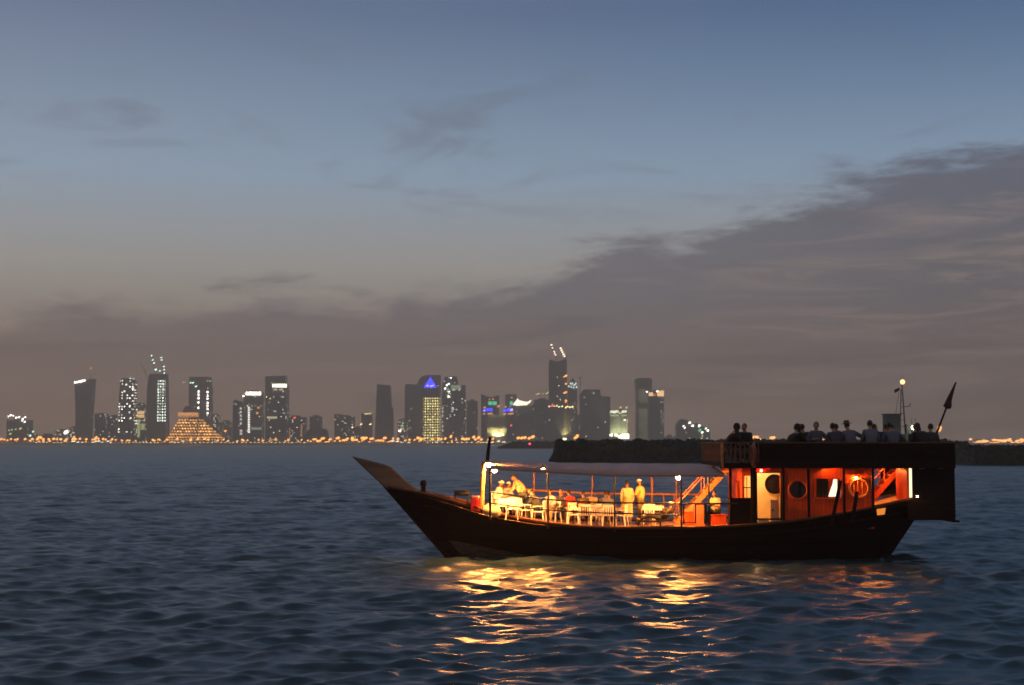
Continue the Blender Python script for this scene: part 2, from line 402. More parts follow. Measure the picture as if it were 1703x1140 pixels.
tower('apartment_block', 'faint block with a rounded corner right of the twisted tower', [(157, B), (157, 690), (159, 688), (172, 688), (174, 690), (174, B)], lit=.03, Y=SY + 160)
tower('apartment_block', 'faint pale green block next to the tower speckled with white windows', rect(178, 197, 693), lit=.04, Y=SY + 150, base=(.08, .085, .07))
t_ = tower('office_tower', 'dark tower thickly speckled with bright white windows, left of the yellow lit building', [(197, B), (197, 676), (200, 634), (203, 629), (218, 629), (221, 634), (222, B)], lit=.17, col=(1, .95, .8), st=2.6, bw=5.5, fh=6, fillx=.45, fillz=.4, z0=20)
dots(t_, 'bright_window', WC, [(210, 640, 1.1), (207, 651, 1.1), (216, 675), (217, 696, 1.2), (221, 646)])
t_ = tower('hotel_building', 'yellow green floodlit building with orange windows under its dark hood', [(222, B), (222, 673), (241, 672), (241, B)], lit=.06, Y=SY + 60, base=(.12, .11, .08), fins=0)
bars(t_, 'lit_storey', emi('glow_amber', (1, .6, .25), .75, False), [(223, 240, 684, 689.3), (227, 240, 690, 695)])
bars(t_, 'lit_facade_strip', emi('glow_olive', (.5, .55, .22), .55, False), [(222, 233, 698, 728), (234, 241, 705, 715)])
t_ = tower('office_tower', 'tall tower under construction with a mosaic of white windows and cranes of green lights', [(243, B), (244, 650), (247, 625), (250, 622), (274, 622), (276, B)], lit=.72, col=(.85, 1, .8), st=2.2, bw=5, fh=6, fillx=.5, fillz=.5, u0=-16, u1=3, z0=48, z1=135)
for (a, b_, lab, ds, m_) in [((259, 622), (251, 590), 'tower crane with three green lamps rising left from the mosaic window tower', [(252, 592), (254, 599), (256, 604), (259, 615, 1.4)], WG),
                             ((271, 622), (267, 594), 'tower crane with green lamps standing on the right of the mosaic window tower', [(268, 595), (268.5, 599), (266, 617), (272.5, 610), (273, 615), (273, 621)], WG),
                             ((246, 626), (232, 597), 'faint unlit crane leaning left over the mosaic window tower', [(233, 599, .5), (238, 606, .5), (241, 613, .5), (244, 617, .5)], WPk)]:
    r_ = thing('tower_crane', lab, 'crane', P(a[0], a[1], SY + 40)); r_['Y'] = SY + 42
    p, q = P(a[0], a[1] + 4, SY + 40), P(b_[0], b_[1], SY + 40)
    MB().tube([p, q], [.7, .4], 4, smooth=False).build('jib', STEEL, r_)
    k = p.lerp(q, .35); MB().tube([k, k + Vector((6, 0, 3))], .5, 4, smooth=False).build('counter_jib', STEEL, r_)
    dots(r_, 'crane_lamp', m_, ds, r=1.5)

# stepped pyramid hotel
root = thing('pyramid_hotel', 'stepped pyramid hotel glowing with orange windows on the left waterfront', 'hotel', (sxz(320, 733)[0], SY + 40, 2.5))
fm = facade((.09, .06, .04), lit=1.0, col=(1, .42, .09), st=1.9, bw=6, fh=6.2, fillx=.62, fillz=.5)
st_ = MB()
for i in range(8):
    t = i/8; a, b_ = 277 + 19*t, 363 - 38*t; y0, y1 = 732 - 34*t, 732 - 34*(i+1)/8
    p, q = P(a, y0, SY), P(b_, y1, SY); d = i*3.0
    st_.box(p.x, q.x, SY + d, SY + 70 - d, max(2.5, p.z), q.z + .001*i)
st_.build('terrace', fm, root)
p, q = P(296, 693, SY + 24), P(327, 686.5, SY + 24); MB().box(p.x, q.x, SY + 23, SY + 46, p.z - 1, q.z).build('top_storey', facade((.1, .06, .04), lit=1.2, col=(1, .4, .12), st=.7, bw=60, fh=60, fillx=1, fillz=.999), root)
p, q = P(303, 686.4, SY + 26), P(322, 676, SY + 26); MB().poly([(p.x, SY + 25, p.z), (p.x + 6, SY + 25, q.z), (q.x - 6, SY + 25, q.z), (q.x, SY + 25, p.z)], (0, 18, 0)).build('roof', mat('hotel_roof', (.1, .05, .04), .8), root)
p, q = P(326, 731, SY), P(328, 697, SY); MB().poly([(p.x, SY - 1.5, p.z), (q.x, SY - 1.5, p.z), (q.x, SY + 22, q.z), (p.x, SY + 22, q.z)], (0, 4, 0)).build('lift_shaft', mat('shaft', (.03, .025, .02), .8), root)

t_ = tower('office_tower', 'dark tower behind the pyramid hotel with two columns of white lamps', [(314, B), (314, 630), (317, 627), (347, 627), (348, 643), (349, 643), (349, B)], lit=.02, Y=SY + 130)
bars(t_, 'bright_window', WH, [(329, 331.5, y, y + 3.2) for y in (650, 655.5, 661, 668, 677)] + [(344, 346.5, y, y + 3) for y in (651, 657, 662, 669, 674, 679, 686)])
dots(t_, 'roof_lamp', WG, [(317, 637), (321, 637), (326, 643, 1.2)]); dots(t_, 'dim_lamp', WYG, [(345, 634, .8), (350, 634, .8), (305, 636, .7)])
tower('low_building', 'low dark block right behind the pyramid hotel', rect(350, 363, 690), Y=SY + 180, fins=2)
t_ = tower('low_building', 'low block with one orange lamp between the pyramid hotel and the twin towers', rect(364, 384, 702), lit=.12, Y=SY + 90, col=(.7, .75, .6), st=.5)
dots(t_, 'facade_lamp', WO, [(375, 717, 1.3)])
t_ = tower('office_tower', 'narrow tower with a peaked left corner and one faint column of windows', [(387, B), (387, 668), (391, 665), (404, 670), (404.5, B)], lit=.02)
bars(t_, 'bright_window', emi('glow_dim_white', (.9, .85, .75), .6, False), [(399, 402, y, y + 3.5) for y in (678, 684, 690, 696, 703)] + [(399, 403, y, y + 3.5) for y in (715, 720)])
dots(t_, 'facade_lamp', WPk, [(389, 672)])
t_ = tower('office_tower', 'tower with a wide white band of light across its flat top', rect(405, 435, 652), lit=.03, col=(1, .8, .45))
bars(t_, 'crown_light', WH, [(409, 434, 652, 657.5)]); dots(t_, 'roof_lamp', WH, [(405, 659, 1.2)])
bars(t_, 'bright_window', emi('glow_soft_white', (1, .95, .85), 1.3, False), [(412.5, 415.5, y, y + 3) for y in range(677, 718, 4)])
bars(t_, 'lit_storey', WOd, [(428, 432, 677, 680), (426, 430, 686, 689)]); bars(t_, 'lit_storey', WPk, [(418, 435, 711, 715)])
t_ = tower('office_tower', 'tall slab tower with an oval white band of light below its top', [(441, B), (441, 626), (474, 625), (474, 640), (477, 640), (477, B)], lit=.03, col=(1, .9, .7), base=(.085, .08, .075))
bars(t_, 'crown_light', emi('glow_cream_bright', (1, .97, .62), 2.6, False), [(453, 477, 639, 644.5)]); bars(t_, 'lit_storey', emi('glow_straw', (.75, .68, .4), .6, False), [(455, 461, 647, 649.5), (464, 471, 647, 649.5), (444, 461, 693, 696.5)])
dots(t_, 'facade_lamp', WYG, [(449, 663), (452, 637, .7)])
t_ = tower('low_building', 'low building with a red rooftop light and orange lit pilasters', rect(473, 507, 694), lit=.05, Y=SY + 40, base=(.1, .075, .07))
dots(t_, 'roof_lamp', WR, [(490, 695, 1.3)])
bars(t_, 'lit_pilaster', emi('glow_rust', (.8, .4, .16), .3, False), [(471, 473, 706, 727), (481, 483, 712, 727), (500, 503, 706, 727)])
tower('low_building', 'faint square block behind the dark domed hall', rect(515, 533, 693), Y=SY + 200, lit=.02)
r_ = tower('domed_hall', 'dark low hall with sloping sides on the waterfront, unlit', [(503, B), (508, 722), (514, 714), (520, 713), (538, 713), (542, 716), (545, B)], Y=SY + 10, lit=.0, fins=0, roofbox=False, base=(.04, .035, .035), cat='hall')
bars(r_, 'entrance_light', WOd, [(447, 462, 731, 733.5)])
tower('apartment_block', 'faint stepped block left of the small tower with yellow roof light', [(556, B), (556, 689), (566, 689), (566, 694), (576, 691), (588, 693), (588, B)], Y=SY + 190, lit=.04)
t_ = tower('small_tower', 'small tower with a yellow lit top and two lamps halfway down', rect(601, 617, 688), lit=.02, fins=2)
bars(t_, 'crown_light', emi('glow_mustard', (.9, .75, .35), .8, False), [(606, 617, 687.5, 690)], slant=1); dots(t_, 'facade_lamp', WY, [(600.5, 706, 1.1), (616, 706, 1.1), (586, 711, 1.1)])
tower('tapered_tower', 'plain dark tower that tapers upward, standing alone with hardly any lights', [(623, B), (626, 660), (627, 641), (625.5, 639), (636, 640), (648, 641.5), (650, 678), (652.5, 678), (653, B)], lit=.008, base=(.055, .06, .06), roofbox=False)
t_ = tower('office_tower', 'plain dark slab with a few grey lamps left of the blue domed tower', [(673, B), (673, 642), (675, 639), (699, 640), (700, B)], lit=.015, Y=SY + 60)
dots(t_, 'facade_lamp', WPk, [(684, 680, 1.2), (681, 700, 1.2), (677, 703), (682, 712, 1.2)])
t_ = tower('low_building', 'low dark block with one white and one green lamp at the plain slab', rect(661, 676, 699), fins=2)
dots(t_, 'facade_lamp', WH, [(665, 717, 1.5)]); dots(t_, 'facade_lamp', WGR, [(670, 704, 1.3)])
tower('office_tower', 'broad dark tower with chamfered top standing behind the blue dome', [(693, B), (693, 640), (700, 627), (708, 624), (732, 624), (732, B)], lit=.01, Y=SY + 110, base=(.05, .05, .065), roofbox=False)
t_ = tower('domed_tower', 'tower with a bright blue dome above a yellow lattice of windows', rect(704, 731, 652), lit=1.2, col=(.75, .6, .2), st=2.0, bw=5.2, fh=5.6, fillx=.55, fillz=.5, z1=99, roofbox=False, fins=0, base=(.08, .07, .05))
p = P(715.5, 647, SY + 42); wdt = 11.5*MPP
MB().lathe([(wdt, 0), (wdt, 2)], p, 20).build('dome_drum', mat('drum', (.06, .05, .07), .7), t_)
p = P(715.5, 644, SY + 42)
MB().lathe([(r_*MPP, z_*MPP) for r_, z_ in ((10.5, -1), (10.2, .8), (9, 3), (7, 6), (4.6, 9.5), (2.4, 12.5), (.8, 15))], p, 16).tube([p + Vector((0, 0, 14*MPP)), p + Vector((0, 0, 18*MPP))], [.8, .2], 6).build('dome', WB, t_)
dots(t_, 'dome_lamp', WL, [(711, 642, 1.3), (717, 642.5, 1.3), (720, 641.5, 1.2)], Y=SY + 25)
bars(t_, 'dark_storey', mat('louver', (.03, .028, .02), .8), [(704, 731, 704, 706)], d=.5)
t_ = tower('office_tower', 'dark tower with a pale green lit corner box and white lamps near its top', [(735, B), (735, 640), (740, 627), (760, 626), (761, 641), (774, 641), (774.5, B)], lit=.05, col=(.9, .9, .75), Y=SY + 40)
dots(t_, 'roof_lamp', WH, [(750, 629, .9), (746, 639, 1.2), (743, 641), (740.5, 646.5, 1.2), (747, 652, .8), (746, 660, 1.2)]); dots(t_, 'roof_lamp', WGR, [(745, 648.5, 1.3)])
bars(t_, 'lit_penthouse', WPk, [(750, 766, 641, 648)])
bars(t_, 'bright_window', emi('glow_grey_white', (.7, .7, .6), .5, False), [(735, 737.5, y, y + 4) for y in (677, 683, 690, 707, 714)] + [(750.5, 753, y, y + 4) for y in (677, 682)])
tower('apartment_block', 'faint plain block between the pale green corner tower and the coloured signs', rect(776, 794, 667), Y=SY + 170, lit=.02)
t_ = tower('sign_tower', 'tower with a notched top carrying green and blue lit signs, left one of the pair', [(800, B), (800, 655), (805, 658), (818, 661), (830, 657), (830, B)], lit=.02, Y=SY + 70, roofbox=False)
bars(t_, 'lit_sign', WGR, [(812, 818, 668, 674), (819, 826, 668, 674)]); bars(t_, 'lit_sign', WB, [(804, 808, 681, 685), (809, 813, 680, 684.5), (814, 819, 680, 684.5)], slant=1)
dots(t_, 'sign_lamp', WL, [(805, 683.5)]); bars(t_, 'lit_cornice', WOd, [(803, 807, 688, 690), (811, 819, 687.5, 690)], slant=1)
dots(t_, 'roof_lamp', WOd, [(806, 678, 1.4), (829, 676, 1.7), (820, 664, .8)]); dots(t_, 'red_sign', WR, [(820, 664.5, .8)])
t_ = tower('sign_tower', 'shorter tower with green and blue lit signs, right one of the pair', [(840, B), (840, 656), (859, 656), (859, B)], lit=.02, Y=SY + 75, roofbox=False)
bars(t_, 'lit_sign', WGR, [(848, 853, 668, 674)]); bars(t_, 'lit_sign', WB, [(837, 842, 682, 685), (843, 848, 680, 684.5)], slant=1); bars(t_, 'lit_sign', WL, [(848.5, 853, 680, 684)])
bars(t_, 'lit_cornice', WOd, [(837, 842, 688, 690.5), (845, 854, 687.5, 690)], slant=1); dots(t_, 'roof_lamp', WOd, [(841, 677, 1.2)]); dots(t_, 'red_sign', WR, [(850, 708, 1.2)])
hall_l = tower('curved_building', 'round fronted building washed by yellow floodlight between the two sign towers', [(809, B), (811, 694), (818, 690), (836, 690), (842, 694), (843, B)], lit=0, base=(.3, .29, .22), fins=0, roofbox=False, Y=SY + 30)
bars(hall_l, 'floodlight', emi('glow_flood', (1, .95, .45), 2.4, False), [(819, 838, 722, 725)], Y=SY + 12)
t_ = tower('winged_building', 'dark building under a bright cream roof shaped like an outspread wing', [(857, B), (857, 675), (884, 675), (889, 669), (912, 666), (914, B)], lit=.03, base=(.06, .068, .06), col=(.6, .7, .5), st=.5, roofbox=False, fins=8)
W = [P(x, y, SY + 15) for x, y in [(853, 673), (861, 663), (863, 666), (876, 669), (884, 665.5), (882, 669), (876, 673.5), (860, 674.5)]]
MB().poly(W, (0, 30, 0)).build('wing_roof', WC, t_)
t_ = tower('office_tower', 'plain tower with yellow lamps on its roof left of the tallest tower', rect(888, 916, 665), lit=.01, Y=SY + 130)
dots(t_, 'roof_lamp', WYG, [(893, 656), (896, 655), (903, 655, .8), (909, 655), (912, 653, 1.2)])
t_ = tower('tallest_tower', 'tallest tower of the skyline, dark with an orange lamp column on its right edge', [(913, B), (913, 600), (917, 598), (926, 602), (938, 598), (942.5, 597), (943, B)], lit=.006, Y=SY + 90, base=(.055, .06, .062), roofbox=False)
dots(t_, 'edge_lamp', WO, [(941, 625.5, 1.5), (938, 627, .8), (941, 638.5, 1.1), (941, 653, 1.4), (938, 654, .9), (941, 666.5, 1.2), (941, 669, .8)])
dots(t_, 'ring_lamp', WY, [(x, y, 1.1) for x, y in [(909, 678), (913, 676.5), (921, 676.5), (926, 675.5), (930, 677), (935, 676), (941, 678), (944, 676.5), (948, 677.5), (952, 677)]]); dots(t_, 'ring_lamp', WR, [(917, 676, 1.5), (919, 673, 1)])
for a, b_, ds, lab in [((927, 602), (916, 572), [(917, 574, 1.1), (919, 579), (921.5, 585), (922.5, 588), (924, 590.5)], 'crane with few white lamps, left one of the two on the tallest tower'),
                       ((941, 598), (931, 575), [(932.3, 579.5, 1.3), (934, 583, 1.3), (935.6, 586.3, 1.3), (937.2, 589.6, 1.3), (938.8, 592.8, 1.3)], 'crane with a dense row of white lamps, right one on the tallest tower')]:
    r_ = thing('tower_crane', lab, 'crane', P(a[0], a[1], SY + 110)); r_['Y'] = SY + 112
    p, q = P(*a, SY + 110), P(*b_, SY + 110); MB().tube([p + (p - q)*.15, q], [.8, .4], 4, smooth=False).build('jib', STEEL, r_)
    k = p.lerp(q, .2); MB().tube([k, k + Vector((7, 0, 2))], .6, 4, smooth=False).build('counter_jib', STEEL, r_)
    dots(r_, 'crane_lamp', emi('glow_peach', (1, .75, .5), 2.6, False), ds, r=1.45)
t_ = tower('office_tower', 'pointed tower with a cluster of white lamps just right of the tallest tower', [(944, B), (944, 640), (952, 629), (960, 638), (960, B)], lit=.06, st=.6, Y=SY + 100, roofbox=False)
bars(t_, 'bright_window', emi('glow_ice', (.85, 1, .95), 1.3, False), [(x, x + 1.6, y, y + 3) for x, y in [(945, 641), (948, 637), (951, 637), (954, 639), (957, 637), (949, 642), (953, 643.5), (958, 643)]])
r_ = thing('tower_crane', 'small dark unlit crane above the roofs right of the pointed tower', 'crane', P(965, 650, SY + 150))
MB().tube([P(965, 652, SY + 150), P(965, 627, SY + 150)], .7, 4, smooth=False).build('crane_mast', STEEL, r_); MB().tube([P(962, 628.5, SY + 150), P(969, 627.5, SY + 150)], .6, 4, smooth=False).build('jib', STEEL, r_)
spire_b = tower('podium_building', 'dark broad podium block with a bright yellow floodlight wedge at its right corner', rect(907, 937, 679), lit=.012, base=(.06, .07, .065), fins=8)
wedge = tower('floodlit_pylon', 'narrow pylon lit bright yellow from below right of the dark podium block', rect(936, 948, 682), lit=0, base=(.28, .26, .18), fins=2, Y=SY + 28)
bars(wedge, 'floodlight', emi('glow_flood2', (1, .9, .5), 2.6, False), [(936, 942, 729, 732)], Y=SY + 12)
tower('office_tower', 'dark greenish slab with faint vertical ribs left of the stepped green tower', rect(948, 966, 690), lit=.05, st=.4, base=(.07, .08, .07), Y=SY + 26)
t_ = tower('stepped_tower', 'broad dark green tower stepping down to the right with one pale lamp', [(965, B), (965, 655), (971, 648), (998, 648), (999, 659), (1015, 660), (1016, B)], lit=.015, base=(.055, .07, .068), fins=10, Y=SY + 60)
dots(t_, 'facade_lamp', WPk, [(987, 654, 1.5)])
flood = tower('floodlit_building', 'building washed by four bright greenish white floodlights from its foot', rect(1015, 1044, 684), lit=.03, base=(.28, .28, .22), fins=4, Y=SY + 30)
bars(flood, 'lit_storey', emi('glow_lime_white', (.95, 1, .65), 1.1, False), [(1015, 1029, 683.5, 687), (1034, 1042, 683.5, 687)], slant=.8); bars(flood, 'lit_storey', emi('glow_lime_dim', (.7, .75, .5), .5, False), [(1015, 1028, 690, 692.5), (1034, 1042, 690, 692.5)])
dots(flood, 'roof_lamp', WYG, [(1032, 678, 1.2), (1042, 678, 1.2)]); dots(flood, 'facade_lamp', WC, [(1039, 699, 1.2)])
bars(flood, 'floodlight', emi('glow_flood3', (.95, 1, .7), 3, False), [(1014, 1019, 722, 726), (1022, 1027, 722, 726), (1028, 1033, 724, 729), (1034, 1046, 722, 730)], Y=SY + 12)
t_ = tower('ringed_tower', 'tall tower with ringed top and a dim olive lit facade, behind the orange crowned tower', [(1058, B), (1058, 634), (1060, 629), (1081, 629), (1084, 634), (1084, B)], lit=.55, col=(.5, .47, .25), st=.42, bw=2.4, fh=3.2, u0=-28, u1=-9, z0=-1, z1=118, base=(.07, .07, .06), fins=0, Y=SY + 60)
for k, y in enumerate((631, 636)):
    p, q = P(1057, y + 2, SY + 58), P(1085, y, SY + 58); MB().box(p.x, q.x, SY + 58, SY + 95, p.z, q.z).build('roof_ring', CONC, t_)
bars(t_, 'dark_storey', mat('louver2', (.05, .045, .04), .8), [(1062, 1080, 670, 680)], d=.6)
t_ = tower('crowned_tower', 'brown tower with glowing orange crown windows at its top corners', rect(1079, 1104.5, 652), lit=.18, col=(.8, .75, .6), st=.5, base=(.1, .085, .075), u0=-9, bw=4, Y=SY + 20)
bars(t_, 'crown_window', emi('glow_apricot', (1, .6, .25), 1.0, False), [(1093, 1104, 650, 659.5), (1079, 1086, 653, 659)]); dots(t_, 'roof_lamp', WH, [(1076, 652), (1093, 651)]); dots(t_, 'facade_lamp', WOd, [(1089, 657, 1.2)])
t_ = tower('low_building', 'low stepped block left of the cluster of construction floodlights', [(1126, B), (1126, 706), (1133, 697), (1144, 699), (1144, B)], lit=.02, base=(.06, .065, .065))
t_ = tower('construction_building', 'unfinished low building dotted with white and green construction lamps', [(1144, B), (1144, 708), (1160, 704), (1165, 710), (1180, 712), (1182, B)], lit=.02, base=(.07, .07, .065))
dots(t_, 'work_lamp', WH, [(1137, 709, 1.1), (1139, 712, 1), (1147, 703.5, 1.4), (1152, 708.5, 1.4), (1163, 708.5, 1.5), (1174, 713, 1.1), (1177, 716.5, 1.4), (1168, 719.5, 1.2)]); dots(t_, 'work_lamp', WYG, [(1168, 725), (1167, 729), (1176, 729)]); dots(t_, 'work_lamp', WGR, [(1164, 716, 2)])
tower('low_building', 'faint very low block between the orange crowned tower and the construction site', rect(1106, 1124, 726), Y=SY + 150, lit=.03)
tower('low_building', 'faint low block filling the gap left of the tapered dark tower', rect(588, 600, 712), Y=SY + 120, lit=.05)
tower('low_building', 'low faint block on the waterfront left of the twisted tower lamp row', rect(62, 88, 724), Y=SY + 80, lit=.04)

def spot(px, py, Y, target, power, col, ang, name='floodlight_beam', parent=None):
    ld = bpy.data.lights.new(name, 'SPOT'); ld.energy = power; ld.color = col; ld.spot_size = R(ang); ld.spot_blend = .8; ld.shadow_soft_size = 1
    o = bpy.data.objects.new(name, ld); COL.objects.link(o); p = P(px, py, Y); o.location = p
    o.rotation_euler = (Vector(target) - p).to_track_quat('-Z', 'Y').to_euler()
    if parent:
        o.parent = parent; o.location = p - origin(parent)
spot(827, 729, SY + 5, P(827, 706, SY + 30), 5.5e5, (1, .88, .38), 100, parent=hall_l)
spot(939, 731, SY + 14, P(940, 705, SY + 28), 2.2e5, (1, .85, .4), 80, parent=wedge)
for x in (1017, 1025, 1034, 1041): spot(x, 730, SY + 17, P(x, 708, SY + 30), 1.6e5, (.95, 1, .55), 70, parent=flood)

# lamps along the corniche
def lamp_proto(name, label, group, m, r, h):
    b = MB(); b.use(STEEL).tube([(0, 0, 0), (0, 0, h)], [.25, .15], 6).tube([(0, 0, h), (0, -1.2, h + .4)], .12, 5)
    b.use(m).sphere((0, -1.2, h + .4), r*1.35, r*.9, r*1.0, 10, 6, Matrix.Rotation(R(-28), 3, 'Y'))
    return tag(b.build(name), label, 'street lamp', group)
def lamp_row(proto, spots):
    for i, (px, py, s) in enumerate(spots):
        o = proto if i == 0 else proto.copy()
        if i: COL.objects.link(o)
        p = P(px, py, SY - 6); h = p.z - 2.4
        o.location = (p.x, SY - 4.8, 2.3); o.scale = (s*1.3, s*1.3, max(.35, h/9)*1.0)
orange, small, white, right = [], [], [], []
lr = random.Random(3)
for x in (3, 18, 30, 42, 53, 63, 72, 82, 90, 101, 110, 121, 132, 144, 158, 172, 186): orange.append((x + lr.uniform(-1, 1), 731 + lr.uniform(-.6, .4), lr.uniform(.9, 1.25)))
for x in (64, 68, 123, 160): orange.append((x, 728.5, 1))
for x in (203, 212, 257, 265, 278, 317, 405, 528): orange.append((x, 732.5 + lr.uniform(-1, 1), 1.1))
for x in (523, 537, 549, 562, 573, 575, 586, 592, 603, 608, 618, 629, 634, 640, 695, 700): orange.append((x, 731 + lr.uniform(-2, 2), lr.uniform(1.2, 1.9)))
for x in (750, 769, 777, 788, 796, 862, 868, 873, 880, 886, 957, 960): orange.append((x, 729 + lr.uniform(-3, 2), lr.uniform(1, 1.6)))
for x in range(60, 108, 6): small.append((x, 737.5, .8))
for x in list(range(203, 275, 6)) + list(range(283, 510, 7)) + list(range(712, 822, 8)): small.append((x + lr.uniform(-1, 1), 737.2 + lr.uniform(-.4, .4), lr.uniform(.65, .95)))
for x in (122, 130, 138, 155, 160, 165, 170, 180, 184, 653, 661, 668, 680, 726, 805, 811, 818, 829, 838): white.append((x, 735.5 + lr.uniform(-1.5, 1), lr.uniform(1, 1.4)))
for x in (1254, 1258, 1262, 1283, 1286, 1371, 1373, 1622, 1626, 1637, 1641, 1648, 1653, 1659, 1664, 1669, 1674, 1680, 1689, 1692, 1701): right.append((x, (728 if x < 1300 else 733) + lr.uniform(-1.5, 4.5), lr.uniform(1.1, 1.9)))
right.append((1562, 714, 1.5))
for x in np.linspace(6, 505, 46): orange.append((float(x) + lr.uniform(-5, 5), lr.uniform(730, 735.5), lr.uniform(.6, 1.15)))  # random lamps added here and below to strengthen the orange shore glow
for x in np.linspace(512, 825, 44): orange.append((float(x) + lr.uniform(-5, 5), lr.uniform(730, 735.5), lr.uniform(.7, 1.3)))
for x in np.linspace(1616, 1760, 34): right.append((float(x) + lr.uniform(-3, 3), lr.uniform(731, 738), lr.uniform(1.0, 1.7)))  # lamps added to make the right cluster denser and brighter
orange = [(x, y, s*.86) for x, y, s in orange]
lamp_row(lamp_proto('street_lamp', 'glowing orange street lamp on a pole along the waterfront below the skyline', 'orange street lamps below the skyline', WO, 1.9, 9), orange)
lamp_row(lamp_proto('promenade_lamp', 'tiny dim yellow lamp in the low row right at the far water edge', 'low promenade lamps at the water edge', WY, 1.4, 9), small)
lamp_row(lamp_proto('white_lamp', 'bright cream white lamp low on the far waterfront', 'white lamps on the far waterfront', WC, 1.8, 9), white)
lamp_row(lamp_proto('highway_lamp', 'amber street lamp on the far shore seen beyond the boat and the dark island', 'amber lamps behind the boat on the right', emi('glow_amber_lamp', (1, .40, .11), 1.9, False), 2.0, 9), right)

gs = np.random.default_rng(21); b_ = MB()
for k in range(5200):
    x = -1150 + 2300*gs.random(); hgt_ = 4.5 + 3*math.sin(x*.021) + 2.5*math.sin(x*.083 + 1) + 2*math.sin(x*.31)
    pc = Vector((x, 2990 + 9*gs.random(), 2.4 + max(1.5, hgt_)*gs.random()**.8)); a = Vector(gs.normal(size=3)).normalized(); c = a.orthogonal().normalized(); d = a.cross(c); q = .8 + .9*gs.random()
    b_.add([pc + c*q + d*q*.4, pc - c*q*.3 + d*q, pc - c*q - d*q*.3, pc + c*q*.2 - d*q], [(0, 1, 2, 3)])
tag(b_.build('shore_greenery', mat('shore_leaves', (.03, .035, .022), .8, var=.5, vscale=.3), recalc=False), 'uneven dark planting along the far waterfront', None, kind='stuff')

# ------------------------------------------------------------------ islands
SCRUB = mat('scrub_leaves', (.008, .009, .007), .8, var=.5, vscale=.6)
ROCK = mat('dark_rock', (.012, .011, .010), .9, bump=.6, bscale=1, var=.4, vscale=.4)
def island(Y, px0, px1, ztop, depth, seed, leaf, n, label, slabel, left=1.2, right=1.0):
    g = np.random.default_rng(seed); x0, x1 = P(px0, 737, Y).x, P(px1, 737, Y).x
    nx = 90; b = MB(); vs = []; fs = []
    for i in range(nx + 1):
        x = x0 + (x1 - x0)*i/nx
        e = min(1, (i/nx*(x1 - x0) + .05)/left, ((1 - i/nx)*(x1 - x0) + .05)/right)
        for (dy, z) in [(0, -1), (.8, .9), (1.8, ztop*.62), (3.2, ztop*.84), (depth - 3, ztop*.84), (depth - 1, .8), (depth, -1)]:
            zz = z if z < 0 else z*e*(1 + .07*g.normal())
            vs.append((x, Y + dy + .3*g.normal(), zz))
    for i in range(nx):
        for j in range(6): fs.append((i*7+j, i*7+j+1, (i+1)*7+j+1, (i+1)*7+j))
    fs += [tuple(range(7))[::-1], tuple(nx*7 + j for j in range(7))]
    b.add(vs, fs); tag(b.build('island', ROCK), label, None, kind='structure')
    s = MB()
    for k in range(n):
        x = x0 + (x1 - x0)*g.random(); e = max(.12, min(1, (x - x0)/left + .1, (x1 - x)/right + .15))
        front = g.random()
        if front < .45:
            t = g.random(); y = Y + .2 + 3.0*t; z = ztop*e*(.15 + .75*t)
        else: y = Y + 2.5 + (depth - 5)*g.random(); z = ztop*e*(.8 + .2*g.random()**.7 + .05*math.sin(x*.9 + seed) + .04*math.sin(x*2.3))
        a = Vector(g.normal(size=3)).normalized(); c = a.orthogonal().normalized(); d = a.cross(c)
        q = leaf*(.6 + .8*g.random()); pc = Vector((x, y, z))
        s.add([pc + c*q + d*q*.4, pc - c*q*.3 + d*q, pc - c*q - d*q*.3, pc + c*q*.2 - d*q], [(0, 1, 2, 3)])
    tag(s.build('island_scrub', SCRUB, recalc=False), slabel, None, kind='stuff')
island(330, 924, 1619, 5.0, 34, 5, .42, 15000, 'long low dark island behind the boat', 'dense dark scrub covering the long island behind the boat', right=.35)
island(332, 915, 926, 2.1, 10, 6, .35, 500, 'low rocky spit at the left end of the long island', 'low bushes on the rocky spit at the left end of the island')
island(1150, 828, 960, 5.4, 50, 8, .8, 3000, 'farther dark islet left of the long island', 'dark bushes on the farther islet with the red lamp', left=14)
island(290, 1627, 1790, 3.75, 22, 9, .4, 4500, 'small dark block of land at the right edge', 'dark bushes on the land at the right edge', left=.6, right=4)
bo = thing('beacon', 'red navigation light on a post on the far dark islet', 'beacon', P(881, 744, 1147)); p = P(881, 738.5, 1146)
MB().tube([p - Vector((0, 0, 4.2)), p], .15, 6).build('post', STEEL, bo); MB().sphere(p, .9, .7, .8, 10, 6).build('beacon_lamp', emi('glow_beacon', (1, .05, .12), 1.7, False), bo)


# ------------------------------------------------------------------ the dhow
YC, YN, YF = 57.7, 55.0, 60.4
HULLW = wood('dark_hull_planks', (.009, .0045, .004), .16, 'Z', .55, .5)
DARKW = wood('dark_teak', (.012, .006, .005), .12, 'Z', .6)
DECKW = wood('deck_planks', (.48, .28, .12), .13, 'Y', .55, .25, .2)
WALLW = wood('varnished_cabin_wood', (.45, .065, .008), .15, 'X', .45, .3, .6)
PROWW = wood('weathered_prow_wood', (.085, .083, .09), .2, 'Z', .9, .25)
PAINT = mat('rail_paint_brown', (.10, .045, .025), .5, var=.3)
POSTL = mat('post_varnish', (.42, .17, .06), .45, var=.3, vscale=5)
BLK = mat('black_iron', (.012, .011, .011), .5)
CANV = mat('canopy_canvas', (.38, .28, .27), .9, bump=.5, bscale=1.6, var=.12, vscale=1.5, stretch=(1, .4, 1))
CREAM = mat('cream_wall_paint', (.72, .60, .33), .6, var=.08)
WHITE = mat('white_plastic', (.80, .78, .74), .4, var=.05)
CLOTHW = mat('white_cotton', (.78, .74, .68), .9, bump=.3, bscale=12, var=.06)
BULB = emi('lamp_bulb', (1, .37, .075), 3800)
BULBS = emi('cabin_bulb', (1, .36, .08), 600)
